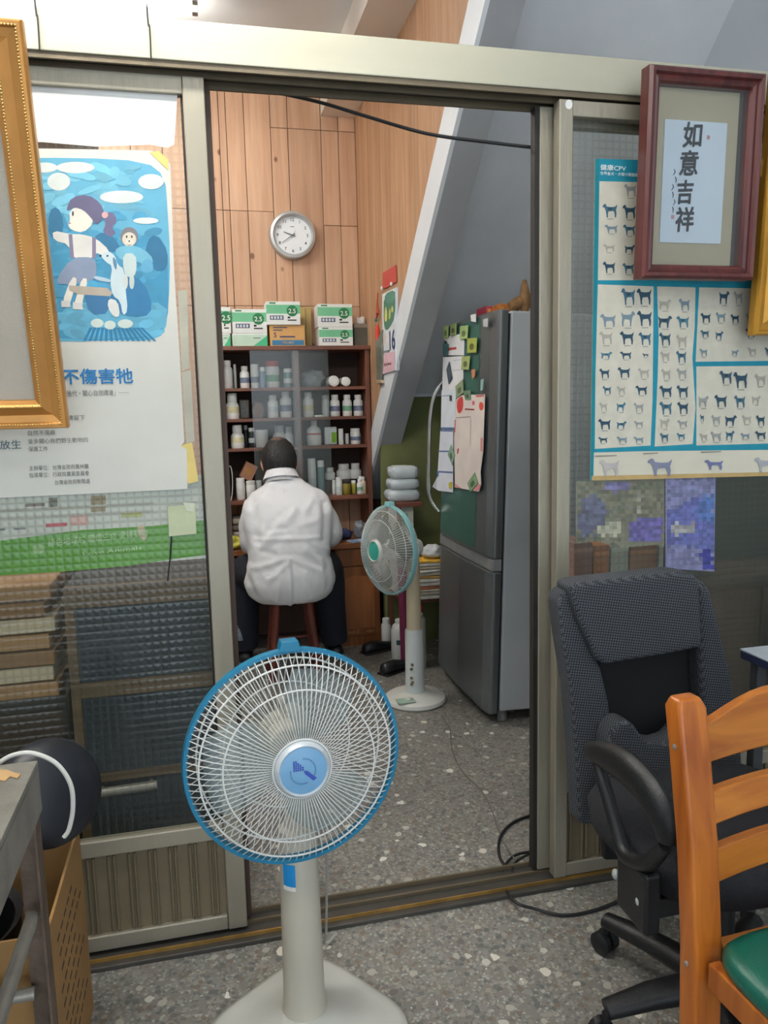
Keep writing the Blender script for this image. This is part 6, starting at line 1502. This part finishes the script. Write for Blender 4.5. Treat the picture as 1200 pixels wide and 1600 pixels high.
# ================================================================== FRONT ROOM FURNITURE
# ------------------------------------------------------------------ steel table, left edge
tb_ = root('steel_table', (-.50, -.85, 0), 'worn steel table with angle iron legs at the left edge', 'table')
tx1, ty1, tz = -.284, -.498, .75
MB().box(-.85, -1.25, tz - .012, tx1, ty1, tz).build('tabletop', steel, tb_, bevel=.002)
MB().box(tx1 - .003, -1.25, tz - .085, tx1, ty1, tz - .0125).build('apron', steel, tb_)
MB().box(-.85, ty1 - .003, tz - .085, tx1 - .0035, ty1, tz - .0125).build('apron', steel, tb_)
for x, y in ((tx1 - .003, ty1 - .003), (-.82, ty1 - .003), (tx1 - .003, -1.22), (-.82, -1.22)):
    b = MB(); b.box(x - .036, y - .004, 0, x - .0005, y - .0005, tz - .0125); b.box(x - .004, y - .036, 0, x - .0005, y - .0045, tz - .0125)
    b.build('leg', mat('rusty_steel', (112, 96, 84), .5, .6, .35, 12, .2, 50), tb_)
MB().tube([(tx1 - .022, ty1 - .03, .50), (tx1 - .022, -1.2, .50)], .011, 10).build('side_rail', steel, tb_, smooth=True)
MB().tube([(tx1 - .03, ty1 - .022, .36), (-.80, ty1 - .022, .36)], .011, 10).build('back_rail', steel, tb_, smooth=True)
sc = [at(x, y, Z=tz + .0006) for x, y in ((0, 1204), (10, 1203), (22, 1208), (33, 1210), (27, 1217), (16, 1214), (8, 1221), (0, 1220))]
tag(MB().prism([p for p in sc], (0, 0, .0012)).build('paper_scrap', mat('tan_scrap', (186, 150, 104), .8, 0, .1), None, origin=sc[0]), 'torn brown paper scrap on the steel table', 'paper scrap')
# ------------------------------------------------------------------ cardboard box with dark tub
bxm = mat('kraft_cardboard', (158, 120, 72), .8, 0, .08, 10, .1, 40)
cbx = root('cardboard_box', (-.52, -.29, 0), 'open brown cardboard box with printing beside the left door', 'box')
X0, X1, Y0, Y1, HB = -.75, -.300, -.47, -.115, .425
MB().box(X0, Y0, .001, X1, Y1, .008).build('bottom', bxm, cbx)
MB().box(X1 - .005, Y0, .0085, X1, Y1, HB).build('side', bxm, cbx); MB().box(X0, Y0, .0085, X0 + .005, Y1, HB).build('side', bxm, cbx)
MB().box(X0 + .0055, Y0, .0085, X1 - .0055, Y0 + .005, HB).build('side', bxm, cbx); MB().box(X0 + .0055, Y1 - .005, .0085, X1 - .0055, Y1, HB).build('side', bxm, cbx)
bi_ = mat('box_print', (74, 58, 44), .8, 0, .3, 40)
for k in range(9):
    z_ = .36 - k * .034; y_ = -.40 + .008 * (k % 3)
    b = MB()
    for j in range(5 + k % 3):
        yy = y_ + j * .034; b.box(X1 + .0001, yy, z_ + .006 * j / 5, X1 + .0006, yy + .022, z_ + .006 + .006 * j / 5)
    b.build('printed_line', bi_, cbx)
text('8 x 8', 'printed_mark', bi_, cbx, V((-.47, Y0 - .0004, .20)), XR, UP, .035, .004)
text('60 mm', 'printed_mark', bi_, cbx, V((-.47, Y0 - .0004, .13)), XR, UP, .030, .004)
tub = root('black_bin', (-.52, -.25, .01), 'round black plastic bin lid tilted in the cardboard box', 'bin')
Mt = Matrix.Translation(at(78, 1238, Y=-.24)) @ V((.55, -.75, .35)).to_track_quat('Z', 'Y').to_matrix().to_4x4()
MB().lathe([(.001, .035), (.07, .032), (.098, .016), (.104, .0), (.10, -.006), (.09, -.004), (.001, .012)], 36, Mt, caps=False).build('lid', mat('blue_black_plastic', (30, 33, 40), .4, 0, .1), tub, smooth=True)
MB().lathe([(.11, .012), (.125, .02), (.14, .33), (.145, .35), (.13, .34), (.11, .03)], 30, Matrix.Translation((-.53, -.28, 0)), caps=False).build('tub', black, tub, smooth=True)
hp = [at(x, y, Y=-.36) for x, y in ((-8, 1196), (20, 1180), (52, 1177), (88, 1193), (110, 1225), (114, 1262), (108, 1295), (100, 1308))]
tag(MB().tube(spline(hp, 6), .0042, 8).build('wire_hoop', white_pl, None, smooth=True, origin=hp[-1]), 'thin white hoop handle standing over the cardboard box', 'hoop')

# ------------------------------------------------------------------ office chair
mesh_f = mat('charcoal_weave', (60, 63, 70), .85, 0, .25, 260, .5, 420)
def weave(m):
    nt = m.node_tree; N = nt.nodes; L = nt.links; p = N['Principled BSDF']
    tc = N.new('ShaderNodeTexCoord'); ck_ = N.new('ShaderNodeTexChecker'); ck_.inputs['Scale'].default_value = 230
    mp = N.new('ShaderNodeMapping'); mp.inputs['Rotation'].default_value = (0, .6, 0); L.new(tc.outputs['Object'], mp.inputs[0]); L.new(mp.outputs[0], ck_.inputs[0])
    ck_.inputs['Color1'].default_value = lin((30, 31, 35)); ck_.inputs['Color2'].default_value = lin((84, 88, 94))
    L.new(ck_.outputs[0], p.inputs['Base Color'])
weave(mesh_f)
oc = root('office_chair', (.99, -.50, 0), 'black office chair with charcoal woven headrest and armrests before the right glass', 'chair')
YO = -.235
def slab(pts, y, th, nm, m, par, bev=.014, seg=4):
    P = [at(x, yy, Y=y) for x, yy in pts]; return MB().prism(P, (0, th, 0)).build(nm, m, par, bevel=bev, seg=seg, smooth=True)
slab([(889, 917), (905, 911), (1060, 894), (1085, 897), (1094, 908), (1097, 960), (1098, 1012), (1040, 1024), (945, 1040), (930, 1026), (905, 968)], YO - .045, .075, 'headrest', mesh_f, oc, .022, 5)
slab([(872, 940), (880, 925), (893, 921), (917, 990), (940, 1045), (953, 1100), (958, 1170), (962, 1290), (906, 1290), (900, 1180), (892, 1080), (879, 1000)], YO - .02, .06, 'left_bolster', mesh_f, oc, .016, 4)
slab([(1090, 925), (1101, 905), (1113, 925), (1128, 985), (1146, 1060), (1160, 1150), (1168, 1290), (1105, 1290), (1100, 1150), (1096, 1060), (1094, 1000)], YO - .02, .06, 'right_bolster', mesh_f, oc, .016, 4)
slab([(905, 935), (1095, 915), (1112, 1060), (1118, 1290), (945, 1290), (940, 1060)], YO + .03, .012, 'back_mesh', mat('black_mesh_panel', (18, 19, 21), .8, 0, .2, 200), oc, .003, 1)
wav = [(950, 1160), (956, 1142), (968, 1129), (980, 1127), (992, 1134), (1003, 1150), (1016, 1161), (1032, 1163), (1050, 1158), (1062, 1144), (1074, 1128), (1086, 1126), (1098, 1134), (1106, 1160), (1114, 1300), (952, 1300)]
slab(wav, YO - .075, .06, 'lumbar_pad', mesh_f, oc, .012, 4)
slab([(935, 1230), (1130, 1220), (1135, 1340), (945, 1345)], YO + .045, .02, 'back_bracket', black, oc, .006, 2)
MB().loft([ellring((.985, -.49, z), rx, ry, 32, pw=3.4) for z, rx, ry in ((.395, .20, .19), (.405, .225, .215), (.445, .23, .22), (.468, .218, .208), (.474, .19, .18))]).build('seat', mat('black_seat_fabric', (30, 31, 36), .9, 0, .2, 200, .3, 300), oc, smooth='all')
XA = .742
def armp(x, y, X=XA): return at(x, y, X=X)
ap = [armp(920, 1174), armp(950, 1182), armp(985, 1204), armp(1018, 1240), armp(1038, 1280), armp(1042, 1315)]
MB().tube(spline(ap, 5), interp([.012, .020, .023, .023, .022, .014], 5), 12, flat=1.5).build('armrest_pad', black, oc, smooth=True)
sp_ = [armp(932, 1185), armp(945, 1230), armp(962, 1290), armp(978, 1335), armp(1010, 1348), armp(1040, 1320)]
MB().tube(spline(sp_, 5), interp([.010, .014, .014, .016, .017, .013], 5), 10).build('armrest_support', black, oc, smooth=True)
q = armp(995, 1345)
MB().box(q[0] - .012, q[1] - .05, .34, q[0] + .02, q[1] + .05, q[2]).build('armrest_bracket', black, oc, bevel=.006)
MB().box(q[0] + .0, q[1] - .03, .355, .985, q[1] + .03, .3945).build('seat_plate', black, oc, bevel=.004)
for sx_, dz in ((962, 1366), (999, 1408)):
    q_ = armp(sx_, dz, .735); MB().ball(q_, (.007, .009, .011), 10, 7).build('lever_knob', mat('pale_knob', (170, 176, 172), .4), oc, smooth=True)
    MB().tube([q_, V((.86, q_[1], .37))], .004, 6).build('lever', chrome, oc, smooth=True)
Mx = Matrix.Translation((0, 0, 0))
rs_ = [V((2 * .985 - p[0], p[1], p[2])) for p in ap]; MB().tube(spline(rs_, 5), interp([.012, .020, .023, .023, .022, .014], 5), 12, flat=1.5).build('armrest_pad', black, oc, smooth=True)
rs_ = [V((2 * .985 - p[0], p[1], p[2])) for p in sp_]; MB().tube(spline(rs_, 5), interp([.010, .014, .014, .016, .017, .013], 5), 10).build('armrest_support', black, oc, smooth=True)
hub = V((.985, -.52, 0))
MB().lathe([(.028, .085), (.03, .14), (.024, .145), (.024, .36), (.05, .362), (.05, .394)], 20, Matrix.Translation(hub)).build('gas_lift', black, oc, smooth=True)
for k, (ang, ln) in enumerate(((113, .285), (176, .25), (246, .25), (318, .27), (38, .28))):
    d = V((math.cos(math.radians(ang)), math.sin(math.radians(ang)), 0)); e = hub + d * ln
    lg = MB().tube([hub + V((0, 0, .105)), hub + d * ln * .6 + V((0, 0, .098)), e + V((0, 0, .082))], [.036, .030, .022], 12, flat=.8).build('base_leg', black, oc, smooth=True)
    cs = MB(); sd2 = V((-d[1], d[0], 0))
    for s_ in (-1, 1):
        M_ = Matrix.Translation(e + d * .004 + sd2 * s_ * .014 + V((0, 0, .027))) @ sd2.to_track_quat('Z', 'Y').to_matrix().to_4x4()
        cs.lathe([(.012, -.009), (.026, -.008), (.0265, .006), (.020, .010)], 18, M_)
    cs.tube([e + V((0, 0, .03)), e + V((0, 0, .075))], .009, 8)
    cs.build('caster', black, oc, smooth=True)
# ------------------------------------------------------------------ orange wooden chair with green seat
ow = wood('orange_varnished_wood', (188, 108, 36), (150, 76, 22), 'Z', .32, 5); owx = wood('orange_varnished_slat', (194, 118, 38), (158, 84, 24), 'X', .32, 5)
wcm = Matrix.Translation((.735, -.80, 0)) @ Matrix.Rotation(math.radians(3), 4, 'Z')
wch = root('wooden_chair', (.735, -.80, 0), 'orange varnished wooden chair with a green padded seat in the right foreground', 'chair', M=wcm)
Wd, Dp = .40, .40
def post(x):
    prof = [(0.0, .0), (.20, .004), (.44, .010), (.60, .026), (.74, .050), (.815, .064), (.832, .066)]
    rings = []
    for z, oy in prof:
        wx = .0265 if z < .83 else .020; wy = .020 if z < .83 else .013
        rings.append([V((x + sx2 * wx, oy + sy2 * wy, z)) for sx2, sy2 in ((-1, -1), (1, -1), (1, 1), (-1, 1))])
    return MB().loft(rings).build('rear_leg', ow, wch, local=True, bevel=.006, seg=3, smooth=True)
post(.0); post(Wd)
def yoff(z):
    pr = [(0.0, .0), (.20, .004), (.44, .010), (.60, .026), (.74, .050), (.815, .064), (.9, .08)]
    for (a, xa), (c, xc) in zip(pr, pr[1:]):
        if a <= z <= c: return xa + (xc - xa) * (z - a) / (c - a)
    return 0
def slat(z0, z1, arch_):
    rings = []; n_ = 12
    for i in range(n_ + 1):
        t = i / n_; x = .0268 + (Wd - .0536) * t; bow = .022 * math.sin(PI * t); up_ = arch_ * math.sin(PI * t) ** 1.2
        ya = yoff(z0) + bow; yb_ = yoff(z1) + bow
        rings.append([V((x, ya - .009, z0)), V((x, yb_ - .009, z1 + up_)), V((x, yb_ + .009, z1 + up_)), V((x, ya + .009, z0))])
    MB().loft(rings).build('back_slat', owx, wch, local=True, bevel=.003, seg=2, smooth=True)
slat(.725, .785, .035); slat(.628, .680, 0); slat(.535, .590, 0)
for x in (0, Wd):
    MB().box(x - .022, -Dp - .022, 0, x + .022, -Dp + .022, .43).build('front_leg', ow, wch, local=True, bevel=.004)
    MB().box(x - .011, -Dp + .0225, .385, x + .011, -.0205, .43).build('seat_rail', ow, wch, local=True, bevel=.003)
    MB().box(x - .009, -Dp + .0225, .18, x + .009, -.0205, .21).build('stretcher', ow, wch, local=True, bevel=.003)
MB().box(.027, -.010, .375, Wd - .027, .012, .44).build('seat_rail', owx, wch, local=True, bevel=.003)
MB().box(.0225, -Dp - .011, .385, Wd - .0225, -Dp + .011, .43).build('seat_rail', owx, wch, local=True, bevel=.003)
b = MB()
for z, s_ in ((.4315, .985), (.436, 1.0), (.452, 1.0), (.462, .96), (.467, .86)):
    pass
b.loft([[V((Wd / 2 + sxx * (Wd / 2 + .012) * s_ * 1.0, -Dp / 2 - .022 + syy * (Dp / 2 + .012) * s_, z)) for sxx, syy in [(math.copysign(abs(math.cos(t)) ** .28, math.cos(t)), math.copysign(abs(math.sin(t)) ** .28, math.sin(t))) for t in [2 * PI * i / 40 + .02 for i in range(40)]]] for z, s_ in ((.4315, .985), (.438, 1.0), (.452, 1.0), (.462, .965), (.468, .87), (.470, .6))])
b.build('seat_pad', mat('green_vinyl', (18, 92, 76), .35, 0, .06, 10, .08, 200), wch, local=True, smooth='all')
for z in (.755, .41):
    MB().lathe([(.0045, 0), (.0045, .002), (.002, .003)], 10, Matrix.Translation((-.0266, yoff(z), z)) @ Matrix.Rotation(-PI / 2, 4, 'Y')).build('screw', steel, wch, local=True)
# ------------------------------------------------------------------ desk at the right edge
zd = .70; c0 = at(1156, 1013, Z=zd)
wd_ = root('writing_table', (c0[0] + .25, c0[1] - .2, 0), 'writing table with a pale top and navy edge at the right edge', 'table')
MB().box(c0[0], c0[1] - .30, zd - .004, 1.88, c0[1], zd).build('tabletop', mat('pale_blue_laminate', (186, 194, 202), .4, 0, .03), wd_, bevel=.001)
MB().box(c0[0] + .001, c0[1] - .299, zd - .024, 1.879, c0[1] - .001, zd - .0045).build('edge_board', mat('navy_edge', (36, 44, 74), .5), wd_, bevel=.002)
for x in (c0[0] + .03, 1.85):
    for y in (c0[1] - .27, c0[1] - .03):
        MB().box(x - .013, y - .013, 0, x + .013, y + .013, zd - .0245).build('leg', mat('grey_table_leg', (84, 86, 90), .5, .4), wd_, bevel=.002)
